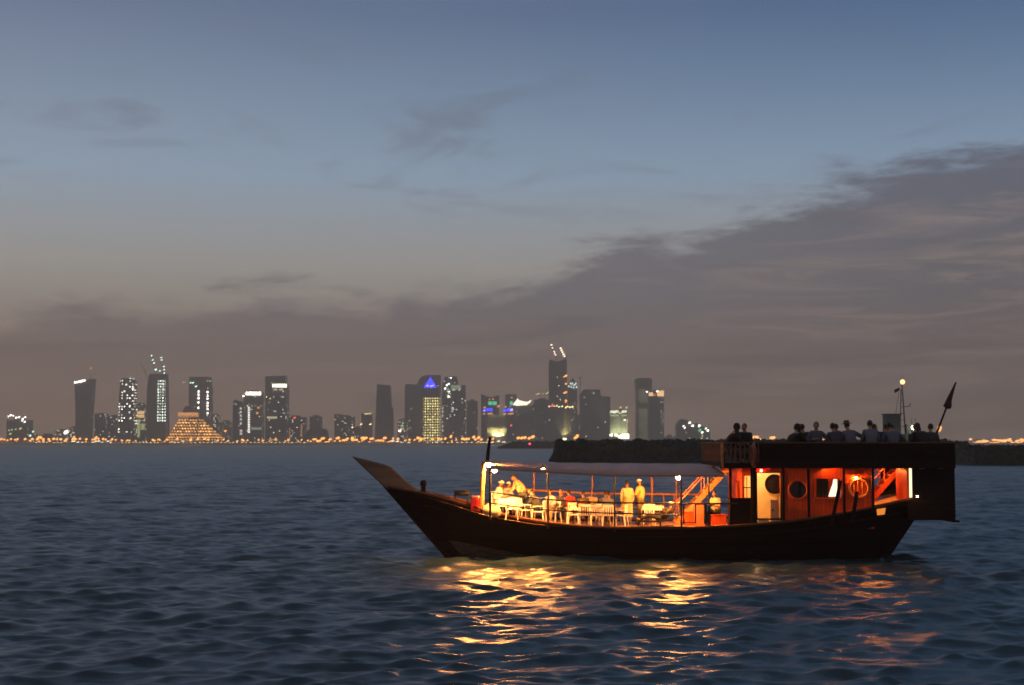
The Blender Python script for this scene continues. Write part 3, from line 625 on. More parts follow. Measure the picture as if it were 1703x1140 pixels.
dhow = thing('dhow', 'dark wooden dhow with lit open deck under a canvas canopy and a crowded upper deck', 'boat', (4, YC, 0))

def interp(tab, x):
    for a, b in zip(tab, tab[1:]):
        if x <= b[0]:
            t = (x - a[0])/(b[0] - a[0]); t = max(0, t)
            return [a[i] + (b[i] - a[i])*t for i in range(1, len(a))]
    return list(tab[-1][1:])
SHEER = [(-5.15, 2.88, .10), (-4.5, 2.74, .34), (-3.7, 2.60, .72), (-2.4, 2.22, 1.25), (-1.2, 1.84, 1.72), (.45, 1.55, 2.28), (2, 1.40, 2.55), (3.45, 1.34, 2.68), (7.4, 1.37, 2.72),
         (8.8, 1.44, 2.72), (11.1, 1.62, 2.68), (13.4, 1.97, 2.58), (15.4, 2.42, 2.4), (16.3, 2.62, 2.3)]
def smooth_tab(tab, n=90):
    xs = np.linspace(tab[0][0], tab[-1][0], n); a = np.array(tab); out = []
    k = np.hanning(13); k /= k.sum()
    cols = []
    for j in (1, 2):
        y = np.interp(xs, a[:, 0], a[:, j]); yp = np.concatenate([2*y[0] - y[6:0:-1], y, 2*y[-1] - y[-2:-8:-1]]); cols.append(np.convolve(yp, k, 'valid'))
    return [(float(x), float(p), float(q)) for x, p, q in zip(xs, *cols)]
ST = smooth_tab(SHEER)
def sheer(x): return interp(ST, x)
def deckz(x): return sheer(x)[0] - .05

def hull_pt(x, v, side):
    """x = place along the sheer; v from 0 at the keel to 1 at the sheer. the stem and the sternpost rake inward below"""
    z1, hb = sheer(x); z = -1 + (z1 + 1)*v
    t = (x - ST[0][0])/(ST[-1][0] - ST[0][0])
    stem = lambda z: -5.15 + (2.88 - z)*.915
    stern = lambda z: 16.3 - max(0, 2.62 - z)*(.62 if z > .0 else .62)
    zz = z
    xx = stem(zz)*(1 - t) + stern(zz)*t
    full = min(1, t*3.2)**.8*min(1, (1 - t)*3.2 + .18)
    g = v**(.42 + .9*(1 - full)) if v > 0 else 0
    return Vector((xx, YC + side*hb*(.03 + .97*g), z))
hb_ = MB().use(HULLW); nv = 14
for side in (-1, 1):
    vs = [hull_pt(s[0], j/nv, side) for s in ST for j in range(nv + 1)]
    hb_.add(vs, [(i*(nv+1)+j, i*(nv+1)+j+1, (i+1)*(nv+1)+j+1, (i+1)*(nv+1)+j) for i in range(len(ST)-1) for j in range(nv)], True)
    # inner face of the bulwark and its top
    inn = [Vector((p.x, p.y - side*.09, p.z)) for p in (hull_pt(s[0], 1, side) for s in ST[2:])]
    out_ = [hull_pt(s[0], 1, side) for s in ST[2:]]
    low = [Vector((p.x, p.y, deckz(p.x) - .1)) for p in inn]
    n = len(inn); hb_.add(out_ + inn + low, [(i, i+1, n+i+1, n+i) for i in range(n-1)] + [(n+i, n+i+1, 2*n+i+1, 2*n+i) for i in range(n-1)])
tr = [hull_pt(ST[-1][0], j/nv, -1) for j in range(nv + 1)] + [hull_pt(ST[-1][0], j/nv, 1) for j in range(nv, -1, -1)]
hb_.add(tr, [tuple(range(len(tr)))])
hull = hb_.build('hull', None, dhow)
# rub rails along the planking
rr = MB()
for side in (-1, 1):
        rr.tube([hull_pt(s[0], .84, side) + Vector((0, side*.02, 0)) for s in ST[4:-2]], .045, 6)
rr.build('rub_rail', DARKW, dhow)
gw = MB()
for side in (-1, 1): gw.tube([hull_pt(s[0], 1, side) + Vector((0, -side*.03, -.01)) for s in ST[1:]], .06, 6)
gw.build('gunwale', wood('gunwale_wood', (.10, .035, .012), .3, 'X', .5), dhow)
# pale worn boot top near the bow
bt = MB(); vs = []
S_ = [s for s in ST if -4.6 < s[0] < 3.2]
for s in S_:
    t = 1 - (s[0] + 4.6)/7.8
    for v_ in (.30, .30 + .16*t**.7):
        p = hull_pt(s[0], v_, -1); vs.append(p + Vector((-.012, -.02, 0)))
bt.add(vs, [(2*i, 2*i+1, 2*i+3, 2*i+2) for i in range(len(S_)-1)], True); bt.build('boot_top', mat('worn_boot_top', (.07, .055, .045), .8, var=.6, vscale=4, stretch=(1, 1, 3)), dhow)
# stem timber and the long raked prow head
def CP(px, py): return P(px, py, YC)
def slab(pts, t, m, name, par=dhow, bev=.02):
    return MB().poly([p - Vector((0, t/2, 0)) for p in pts], (0, t, 0)).build(name, m, par, bevel=bev)
slab([CP(*q) for q in [(585, 759), (612, 765.5), (640, 773), (652, 778), (662, 788), (675, 800), (692, 813), (700, 819), (690, 822), (668, 820), (641, 812)]], .30, PROWW, 'prow_head', bev=.05)
slab([CP(*q) for q in [(636, 808), (646, 812), (655, 826), (758, 934), (775, 975), (760, 975), (744, 932)]], .24, DARKW, 'stem', bev=.03)
slab([CP(*q) for q in [(1508, 862), (1522, 862), (1480, 925), (1455, 965), (1440, 965)]], .22, DARKW, 'sternpost', bev=.02)
p = CP(704, 818); MB().box(p.x - .09, p.x + .09, p.y - .09, p.y + .09, p.z - .5, p.z + .28).sphere(p + Vector((0, 0, .33)), .14, n=10, m=6).build('bollard', DARKW, dhow)
# deck
dk = MB(); vs = []
S_ = [s for s in ST if s[0] > -4.6]
for s in S_:
    z = deckz(s[0]); vs += [(s[0], YC - s[2] + .10, z), (s[0], YC, z + .03), (s[0], YC + s[2] - .10, z)]
dk.add(vs, [(3*i+j, 3*i+j+1, 3*i+j+4, 3*i+j+3) for i in range(len(S_)-1) for j in range(2)]); dk.build('deck', DECKW, dhow)

# canopy over the open deck
XA, XB = P(815, 776, YN).x, P(1205, 788, YN).x
EAVE = [(XA, P(815, 776, YN).z), (P(911, 782, YN).x, P(911, 782, YN).z), (P(1022, 788, YN).x, P(1022, 788, YN).z), (XB, P(1205, 788, YN).z)]
RIDGE = [(XA + .1, P(818, 765, YC).z), (P(950, 769.5, YC).x, P(950, 769.5, YC).z), (P(1168, 771.5, YC).x, P(1168, 771.5, YC).z), (XB, P(1168, 771.5, YC).z)]
cb = MB(); N_ = 40; rows = []
for i in range(N_ + 1):
    x = XA + (XB - XA)*i/N_; ez = interp(EAVE, x)[0]; rz = interp(RIDGE, x)[0]
    rz = rz - max(0, (x - P(1168, 0, YC).x))*.42; sag = .025*math.sin(i/N_*math.pi*8)**2
    row = []
    for q in (-1, -.995, -.5, 0, .5, .995, 1):
        z = ez + (rz - ez)*(1 - abs(q)**1.15) - sag*(abs(q) < .9); y = YC + q*(YC - YN)
        if abs(q) == 1: z = ez - .10
        row.append(Vector((x, y, z)))
    rows.append(row)
top = [p for r_ in rows for p in r_]; bot = [p - Vector((0, 0, .03)) for p in top]; n = len(top); W_ = 7
fs = [(i*W_+j, i*W_+j+1, (i+1)*W_+j+1, (i+1)*W_+j) for i in range(N_) for j in range(W_-1)]
cb.add(top, fs, True); cb.add(bot, fs, True)
can = cb.build('canopy', CANV, dhow)
fr = MB()
for y in (YN + .03, YF - .03): fr.tube([(x, y, z - .08) for x, z in EAVE], .03, 6)
fr.tube([(x, YC, z - .08) for x, z in RIDGE[:3]], .03, 6)
for i in range(0, N_ + 1, 5): fr.tube([Vector((q.x, q.y, q.z - .06)) for q in rows[i][1:6]], .02, 5)
fr.build('canopy_frame', DARKW, dhow)
# posts: dark near ones, lamp-lit far ones
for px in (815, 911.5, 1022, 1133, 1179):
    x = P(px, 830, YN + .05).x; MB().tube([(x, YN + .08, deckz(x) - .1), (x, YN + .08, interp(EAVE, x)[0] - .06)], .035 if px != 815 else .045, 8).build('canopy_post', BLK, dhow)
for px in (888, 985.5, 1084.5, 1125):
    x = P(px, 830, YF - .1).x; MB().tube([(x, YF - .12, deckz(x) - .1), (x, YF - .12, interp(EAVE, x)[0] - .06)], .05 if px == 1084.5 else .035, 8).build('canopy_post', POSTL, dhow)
a, b_, c = P(801, 843, YN + .8), P(805, 768, YN + .8), P(815, 727, YN + .8)
MB().tube([a, b_], .085, 8).build('front_post', POSTL, dhow)
MB().tube([b_ - Vector((0, .0, .1)) + Vector((.12, -.1, 0)), P(812, 750, YN + .7), c], [.08, .07, .05], 8).build('stub_mast', DARKW, dhow)
# rails
def rail(name, pts, r, m): return MB().tube(pts, r, 6).build(name, m, dhow)
near = lambda px, py: P(px, py, YN + .06); far = lambda px, py: P(px, py, YF - .12)
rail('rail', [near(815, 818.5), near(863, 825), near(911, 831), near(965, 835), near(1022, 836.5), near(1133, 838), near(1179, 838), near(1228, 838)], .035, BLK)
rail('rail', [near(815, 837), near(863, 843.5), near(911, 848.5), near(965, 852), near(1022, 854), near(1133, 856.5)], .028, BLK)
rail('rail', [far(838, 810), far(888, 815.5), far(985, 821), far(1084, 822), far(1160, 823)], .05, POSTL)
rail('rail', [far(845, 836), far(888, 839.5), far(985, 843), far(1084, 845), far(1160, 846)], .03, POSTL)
for px in (864, 936, 969, 1104, 1121): 
    p = far(px, 820); MB().tube([(p.x, p.y, deckz(p.x) - .1), (p.x, p.y, p.z - .03)], .03, 6).build('rail_stanchion', POSTL, dhow)
# boarding gate frame
g_ = MB(); q = [near(1137, 871), near(1137, 838), near(1157, 838), near(1157, 871)]
g_.tube([q[0], q[1]], .03, 6).tube([q[3], q[2]], .03, 6).tube([q[0] + Vector((0, 0, .04)), q[3] + Vector((0, 0, .04))], .03, 6).tube([near(1173, 840), near(1173, 871)], .06, 6).build('boarding_gate', BLK, dhow)

# deck lamps: hooded floodlights hung from the canopy edge
def deck_lamp(px, py, Y, r=.085, m=None, drop=.12):
    p = P(px, py, Y); h = MB()
    h.sphere(p + Vector((0, 0, .02)), r*1.5, r*1.5, r*1.35, 12, 5, z0=.25, z1=1).tube([p + Vector((0, 0, r)), p + Vector((0, 0, r + drop))], .015, 6)
    if px < 850: h.box(p.x - r*1.6, p.x - r*1.45, p.y - .16, p.y + .16, p.z - .16, p.z + .12)  # plate added to keep the lamp light off the prow
    hd = h.build('deck_lamp', BLK, dhow); MB().sphere(p - Vector((0, 0, .02)), r, n=10, m=6).build('bulb', m or BULB, hd)
for px, py, Y in ((813, 772.5, YN + .5), (822.5, 781.5, YN + .15), (903, 781.5, YN + .35), (1128, 793.5, YN + .3)): deck_lamp(px, py, Y)

# ---- cabin
CY0, CY1 = 55.9, 59.5
KX = lambda px, Y=CY0: P(px, 800, Y).x
def zz(py, Y=CY0): return P(1350, py, Y).z
CZ = 3.70
walls = MB()
def wall_cell(x0, x1, z0, z1, y=CY0, th=.07): walls.box(x0, x1, y, y + th, z0, z1)
def ring_cell(cx, cz, r, x0, x1, z0, z1, y=CY0, th=.07, n=32):
    sq, ci = [], []
    for k in range(n):
        a = 2*math.pi*k/n; dx, dz = math.cos(a), math.sin(a)
        t = min((x1 - cx)/dx if dx > 1e-6 else 1e9, (x0 - cx)/dx if dx < -1e-6 else 1e9, (z1 - cz)/dz if dz > 1e-6 else 1e9, (z0 - cz)/dz if dz < -1e-6 else 1e9)
        sq.append((cx + dx*t, cz + dz*t)); ci.append((cx + dx*r, cz + dz*r))
    vs = [(x, y, z) for x, z in sq] + [(x, y, z) for x, z in ci] + [(x, y + th, z) for x, z in ci]
    walls.add(vs, [(k, (k+1) % n, n + (k+1) % n, n + k) for k in range(n)] + [(n + k, n + (k+1) % n, 2*n + (k+1) % n, 2*n + k) for k in range(n)])
X0, XD0, XD1, XW0, XW1, XE = KX(1234), KX(1259), KX(1297.5), KX(1357), KX(1398), KX(1453)
ZB = 1.25
wall_cell(X0, KX(1235.5), ZB, CZ); wall_cell(KX(1235.5), KX(1249), ZB, zz(829.5)); wall_cell(KX(1235.5), KX(1249), zz(792), CZ)
wall_cell(KX(1249), XD0, ZB, CZ); wall_cell(XD0, XD1, zz(787), CZ); wall_cell(XD0, XD1, ZB, zz(872))
PX1, PZ1, PR1 = KX(1327), zz(815), .36; xa, xb = KX(1306), KX(1346)
wall_cell(XD1, xa, ZB, CZ); wall_cell(xa, xb, ZB, zz(836)); wall_cell(xa, xb, zz(794), CZ); ring_cell(PX1, PZ1, PR1, xa, xb, zz(836), zz(794))
wall_cell(xb, XW0, ZB, CZ); wall_cell(XW0, XW1, ZB, zz(829)); wall_cell(XW0, XW1, zz(796.5), CZ)
PX2, PZ2, PR2 = KX(1428), zz(812), .36; xc, xd = KX(1408), KX(1447)
wall_cell(XW1, xc, ZB, CZ); wall_cell(xc, xd, ZB, zz(832)); wall_cell(xc, xd, zz(793), CZ); ring_cell(PX2, PZ2, PR2, xc, xd, zz(832), zz(793)); wall_cell(xd, XE, ZB, CZ)
# front, aft and far walls
walls.box(X0, X0 + .07, CY0 + .071, CY0 + .55, ZB, CZ); walls.box(X0, X0 + .07, CY0 + 1.55, CY1 - .003, ZB, CZ); walls.box(X0, X0 + .07, CY0 + .55, CY0 + 1.55, ZB, 1.75); walls.box(X0, X0 + .07, CY0 + .55, CY0 + 1.55, 3.1, CZ)
walls.box(XE - .07, XE - .002, CY0 + .073, CY1 - .003, ZB, CZ); walls.box(X0, XE - .002, CY1, CY1 + .07, ZB, CZ)
cab = walls.build('cabin_wall', WALLW, dhow)
fl = MB().box(X0 + .08, XE - .08, CY0 + .08, CY1 - .01, 1.46, 1.5).build('cabin_floor', DECKW, dhow)
# cream partitions of the lit room behind the doorway
pt = MB().box(X0 + .3, KX(1330), CY0 + 1.25, CY0 + 1.30, 1.5, CZ - .02).box(KX(1330), KX(1330) + .05, CY0 + .075, CY0 + 1.25, 1.5, CZ - .02).build('partition', CREAM, dhow)
# round dark window in the cream partition
def porthole(cx, cz, r, y, glass, rim, name='porthole'):
    f = MB().torus((cx, y - .02, cz), r + .01, .045, 'Y', 28, 8).build(name, rim, dhow)
    MB().add([(cx + r*math.cos(2*math.pi*k/28), y, cz + r*math.sin(2*math.pi*k/28)) for k in range(28)] + [(cx + r*math.cos(2*math.pi*k/28), y + .015, cz + r*math.sin(2*math.pi*k/28)) for k in range(28)],
             [tuple(range(28)), tuple(range(28, 56))] + [(k, (k+1) % 28, 28 + (k+1) % 28, 28 + k) for k in range(28)]).build('pane', glass, f)
    return f
DGLASS = mat('dark_glass', (.012, .012, .014), .15, var=.2, spec=.5)
q = P(1288, 805.5, CY0 + 1.2); porthole(q.x, q.z, .34, CY0 + 1.2, DGLASS, DARKW)
porthole(PX1, PZ1, PR1, CY0 + .03, DGLASS, WALLW)
# second porthole: open, with slats showing
f2 = MB().torus((PX2, CY0 - .02, PZ2), PR2 + .01, .05, 'Y', 28, 8).build('porthole', POSTL, dhow)
sl = MB()
for dx in (-.2, -.05, .12): sl.box(PX2 + dx, PX2 + dx + .035, CY0 + .02, CY0 + .05, PZ2 - .3, PZ2 + .3)
sl.build('porthole_bar', POSTL, f2)
# door leaf, vent below the doorway, window frames
dl = MB().box(KX(1283.5), KX(1297), CY0 + .3, CY0 + .34, zz(863), zz(832)).build('half_door', CREAM, dhow)
MB().box(KX(1286), KX(1288), CY0 + .27, CY0 + .3, zz(851), zz(848)).build('handle', BLK, dl)
for g_ in (0, 5):
    vt = MB().box(KX(1260.5 + g_*4.1), KX(1277 + g_*4.1), CY0 - .012, CY0 - .003, zz(872), zz(864.8))
    for k in range(4): x = KX(1261.4 + (g_ + k)*4.1); vt.box(x, x + .07, CY0 - .03, CY0 - .01, zz(871.5), zz(865.2))
    vt.build('vent_grille', CREAM, dhow)
sill = MB().box(KX(1257), KX(1300), CY0 - .06, CY0 + .4, zz(865), zz(863)).build('door_sill', DARKW, dhow)
df = MB().box(XD0 - .08, XD0, CY0 - .03, CY0 - .004, zz(864), zz(785)).box(XD1, XD1 + .08, CY0 - .03, CY0 - .004, zz(864), zz(785)).box(XD0, XD1, CY0 - .03, CY0 - .004, zz(787), zz(785)).build('door_frame', DARKW, dhow)
wf = MB()
for (x0, x1, z0, z1) in ((XW0 - .06, XW0, zz(830), zz(795)), (XW1, XW1 + .06, zz(830), zz(795)), (XW0, XW1, zz(796.5), zz(795)), (XW0 - .1, XW1 + .1, zz(831), zz(829))): wf.box(x0, x1, CY0 - .04, CY0 - .005, z0, z1)
wf = wf.build('window', WALLW, dhow)
p_ = [(KX(1382), zz(827)), (KX(1397), zz(827)), (KX(1397), zz(798)), (KX(1391), zz(798)), (KX(1389.5), zz(806)), (KX(1386), zz(815))]
MB().poly([(x, CY0 + .5, z) for x, z in p_], (0, .02, 0)).build('window_glow_panel', emi('window_panel_glow', (1, .86, .58), 1.5), wf)  # bright shape in the window, its lamplight put in as emission
cu = MB(); cxs = [KX(1360) + (KX(1380) - KX(1360))*i/12 for i in range(13)]
cu.add([(x, CY0 + .3 + .04*math.sin(i*1.9), z) for i, x in enumerate(cxs) for z in (zz(828), zz(797))], [(2*i, 2*i+1, 2*i+3, 2*i+2) for i in range(12)], True); cu.build('curtain', mat('green_curtain', (.05, .06, .035), .9), wf)
MB().box(KX(1241.6), KX(1242.6), CY0 + .01, CY0 + .05, zz(829), zz(793)).box(KX(1235.5), KX(1249), CY0 + .015, CY0 + .045, zz(812), zz(810.5)).build('window_bar', DARKW, dhow)
# cabin and overhang lamps
def small_lamp(p, m, r=.05, name='cabin_lamp'):
    h = MB().box(p.x - .09, p.x + .09, p.y - .06, p.y + .06, p.z + r*.9, p.z + r*.9 + .05).build(name, BLK, dhow); MB().sphere(p, r, n=10, m=6).build('bulb', m, h)
small_lamp(Vector((KX(1268), CY0 + .5, CZ - .12)), emi('room_bulb', (1, .62, .22), 520), .06)
small_lamp(Vector((KX(1285), CY0 + 1.9, CZ - .2)), BULBS, .05)
small_lamp(Vector((KX(1385), CY0 + 1.6, CZ - .25)), BULBS, .05)
small_lamp(P(1424, 795, CY0 - .12), emi('amber_bulb', (1, .27, .035), 700), .04)
p = P(1378, 779, CY0 - .3); p.z = 3.665; small_lamp(p, emi('amber_bulb', (1, .27, .035), 700), .03)
small_lamp(Vector((KX(1478), CY0 + 1.6, CZ - .02)), emi('passage_bulb', (1, .33, .06), 1500), .05)
small_lamp(P(1266, 783, CY0 - .1), emi('red_bulb', (1, .03, .02), 60), .06, 'red_lamp')
small_lamp(P(1526, 826, YN - .05), emi('stern_bulb', (1, .5, .2), 90), .035, 'stern_lamp')
# orange plate on the quarter, made to glow in place of a lit patch
q0, q1 = P(1459, 857, YN + .2), P(1472, 846, YN + .2)
MB().poly([(q0.x, YN + .10, q0.z), (q1.x - .05, YN + .10, q0.z + .03), (q1.x, YN + .10, q1.z + .02), (q0.x - .02, YN + .10, q1.z - .03)], (0, .12, 0)).build('glow_plate', emi('hull_plate_glow', (1, .30, .04), .8), dhow)

# stern cabin block and the square gallery box
SX0, SX1 = P(1508, 800, 55.4).x, P(1588, 800, 55.3).x
sb = MB(); zb, zt = P(1550, 862, 55.3).z, 3.70
XWI = P(1517.5, 800, 55.3).x
sb.box(XWI, SX1, 55.3, 55.38, zb, zt).box(SX1 - .08, SX1 - .002, 55.381, 60.02, zb, zt).box(XWI, SX1, 60.02, 60.1, zb, zt).box(SX0, SX1 - .003, 55.31, 60.09, zb - .08, zb - .003).box(SX0, XWI - .002, 55.3, 55.38, zb, zz(829, 55.3)).box(SX0, XWI - .002, 55.3, 55.38, zz(778.5, 55.3), zt)
sb.build('stern_gallery', DARKW, dhow)
MB().box(SX1 - .12, SX1 + .12, 55.2, 60.2, zb - .16, zb - .081).build('gallery_step', DARKW, dhow)
MB().box(SX0, SX0 + .07, 55.381, 56.95, zb + .5, zt).build('stern_cabin_wall', WALLW, dhow)
MB().box(SX0 + .08, XWI - .01, 55.345, 55.36, zz(829, 55.3), zz(778.5, 55.3)).build('lit_stern_window', emi('lit_window_pale', (1, .80, .48), 1.5), dhow)
# upper deck
UX0, UX1 = P(1197, 770, YN).x, P(1588, 770, YN).x
UN, UF = 54.92, 60.48
ud = MB().box(UX0, UX1, UN, UF, 3.705, 3.83).box(UX0, UX1, UN + .001, UN + .05, 3.625, 3.704).build('upper_deck', DARKW, dhow)
for i in range(12):
    x = UX0 + .5 + i*(UX1 - UX0 - 1)/11; MB().box(x - .05, x + .05, UN + .05, UF - .05, 3.60, 3.70).build('deck_beam', WALLW, dhow)
ZR = P(1400, 735.5, UN).z
UB = P(1262, 770, YN).x
bw = MB()
for y in (UN, UF - .06): bw.box(UB, UX1, y, y + .06, 3.831, ZR - .05)
bw.box(UX1 - .06, UX1 - .001, UN + .061, UF - .061, 3.831, ZR - .05)
bw.build('bulwark', DARKW, dhow)
cp = MB()
for y in (UN - .02, UF - .08): cp.box(UX0, UX1 + .02, y, y + .1, ZR - .049, ZR)
cp.build('cap_rail', PAINT, dhow)
sk = MB()
for i in range(16):
    x = UB + (UX1 - UB)*(i + .5)/16; sk.box(x - .04, x + .04, UN - .025, UN - .003, 3.70, ZR - .06)
sk.build('bulwark_rib', DARKW, dhow)
# ornate balustrade at the front of the upper deck
bl = MB()
for y in (UN + .03, UF - .05):
    for k in range(9):
        x = UX0 + .08 + (UB - UX0 - .1)*k/8
        bl.lathe([(.03, 0), (.05, .1), (.025, .25), (.055, .42), (.025, .6), (.035, .77)], (x, y, 3.832), 8)
for k in range(15):
    y = UN + .15 + k*.36; bl.lathe([(.03, 0), (.05, .1), (.025, .25), (.055, .42), (.025, .6), (.035, .77)], (UX0 + .06, y, 3.832), 8)
bl.build('baluster', PAINT, dhow)
MB().box(UX0, UX0 + .1, UN + .09, UF - .09, ZR - .048, ZR - .002).build('cap_rail', PAINT, dhow)
for px in (1201, 1254):
    x = P(px, 760, UN).x; MB().box(x - .05, x + .05, UN - .03, UN + .05, 3.66, ZR + .001).build('newel_post', POSTL, dhow)
# posts under the overhang
for px in (1215, 1254, 1303, 1345, 1404, 1452):
    x = P(px, 820, YN + .1).x; MB().bar((x, YN + .12, deckz(x) - .1), (x, YN + .12, 3.70), .09, .09).build('overhang_post', DARKW, dhow)
# leaning spars lashed to the side
for a, b_ in (((1383, 872), (1398, 800)), ((1418, 868), (1425, 818))):
    MB().tube([P(*a, YN - .12), P(*b_, YN - .02)], .07, 8).build('leaning_spar', DARKW, dhow)
q0, q1 = P(1213, 873, YN + .35), P(1257, 831, YN + .35); MB().box(q0.x, q1.x, YN + .3, YN + .75, deckz(q0.x) - .05, q1.z).box(q0.x - .03, q1.x + .03, YN + .27, YN + .78, q1.z + .001, q1.z + .05).build('side_locker', DARKW, dhow, bevel=.01)
q0 = P(1254, 820, YN + .2); MB().box(q0.x - .12, q0.x + .09, YN + .18, YN + .3, deckz(q0.x) - .05, 3.70).build('door_pillar', DARKW, dhow)
# stairs
def stair(a, b_, wdt, n, name, m, tm):
    a, b_ = Vector(a), Vector(b_); s = MB()
    for y in (-wdt/2, wdt/2): s.bar(a + Vector((0, y, 0)), b_ + Vector((0, y, 0)), .05, .2); 
    o = s.build(name, m, dhow)
    t = MB()
    for k in range(1, n):
        p = a.lerp(b_, k/n); t.box(p.x - .13, p.x + .13, p.y - wdt/2 + .03, p.y + wdt/2 - .03, p.z - .02, p.z + .02)
    t.build('tread', tm, o)
    h = MB()
    for y in (-wdt/2, wdt/2):
        d = Vector((0, y, .75)); h.tube([a + d, b_ + d], .03, 6)
        for k in (.08, .5, .92): h.tube([a.lerp(b_, k) + Vector((0, y, 0)), a.lerp(b_, k) + d], .022, 6)
    h.build('handrail', m, o); return o
stair((6.55, 57.3, 1.4), (8.75, 57.3, 3.72), .9, 9, 'stair', POSTL, mat('pale_treads', (.5, .42, .36), .6))
stair((14.35, 58.4, 2.0), (15.9, 58.4, 3.72), .8, 8, 'stair', WALLW, DECKW)
# wooden lockers on deck by the stair
for (a, b_, y0, y1, m, nm) in (((1140, 871), (1156, 853), 56.6, 57.2, WALLW, 'locker'), ((1157, 871), (1172, 839), 56.2, 56.8, mat('orange_panel', (.5, .13, .05), .5), 'service_counter'), ((1183, 872), (1208, 858), 56.4, 58.2, WALLW, 'stair_locker')):
    p, q = P(*a, y0), P(*b_, y0); MB().box(p.x, q.x, y0, y1, deckz(p.x) - .05, q.z).box(p.x - .03, q.x + .03, y0 - .03, y1 + .03, q.z + .001, q.z + .04).build(nm, m, dhow, bevel=.01)
# flag staff with its furled flag, on the stern
a, b_ = P(1546, 752, YC), P(1590, 636, YC)
fs_ = MB().tube([a, b_], [.05, .03], 8).build('flag_staff', DARKW, dhow)
fb = MB(); d = (b_ - a)
prof = [(.24, .0), (.62, .05), (.64, .16), (.68, .15), (.74, .11), (.82, .08), (.9, .055), (.985, .03)]
cl = [a.lerp(b_, t) + Vector((.02 - .03*(t > .7), 0, 0)) for t, r_ in prof[1:]]
fb.tube(cl, [r_ for t, r_ in prof[1:]], 10).build('furled_flag', mat('maroon_flag', (.045, .012, .015), .9, bump=.6, bscale=6), fs_)

# ------------------------------------------------------------------ people
SKIN = mat('skin', (.33, .17, .10), .5, var=.1); HAIR = mat('black_hair', (.012, .01, .009), .5, var=.3); EYE = mat('eye', (.02, .015, .012), .3); LIP = mat('lip', (.25, .09, .07), .5)
def skin_mesh(verts, edges, radii, sub=1):
    me = bpy.data.meshes.new('sk'); me.from_pydata([tuple(v_) for v_ in verts], edges, [])
    o = bpy.data.objects.new('sk', me); COL.objects.link(o)
    o.modifiers.new('s', 'SKIN'); 
    if sub: m_ = o.modifiers.new('u', 'SUBSURF'); m_.levels = sub; m_.render_levels = sub
    d = me.skin_vertices[0].data
    for i, r_ in enumerate(radii): d[i].radius = r_ if isinstance(r_, tuple) else (r_, r_); d[i].use_root = (i == 0)
    dg = bpy.context.evaluated_depsgraph_get(); ev = o.evaluated_get(dg); r2 = ev.to_mesh()
    vs = [tuple(v_.co) for v_ in r2.vertices]; fs = [tuple(p.vertices) for p in r2.polygons]
    ev.to_mesh_clear(); bpy.data.objects.remove(o); bpy.data.meshes.remove(me)
    return vs, fs
class Sk:
    def __init__(s): s.v = []; s.e = []; s.r = []
    def pt(s, p, r, par=None):
        s.v.append(Vector(p)); s.r.append(r); i = len(s.v) - 1
        if par is not None: s.e.append((par, i))
        return i
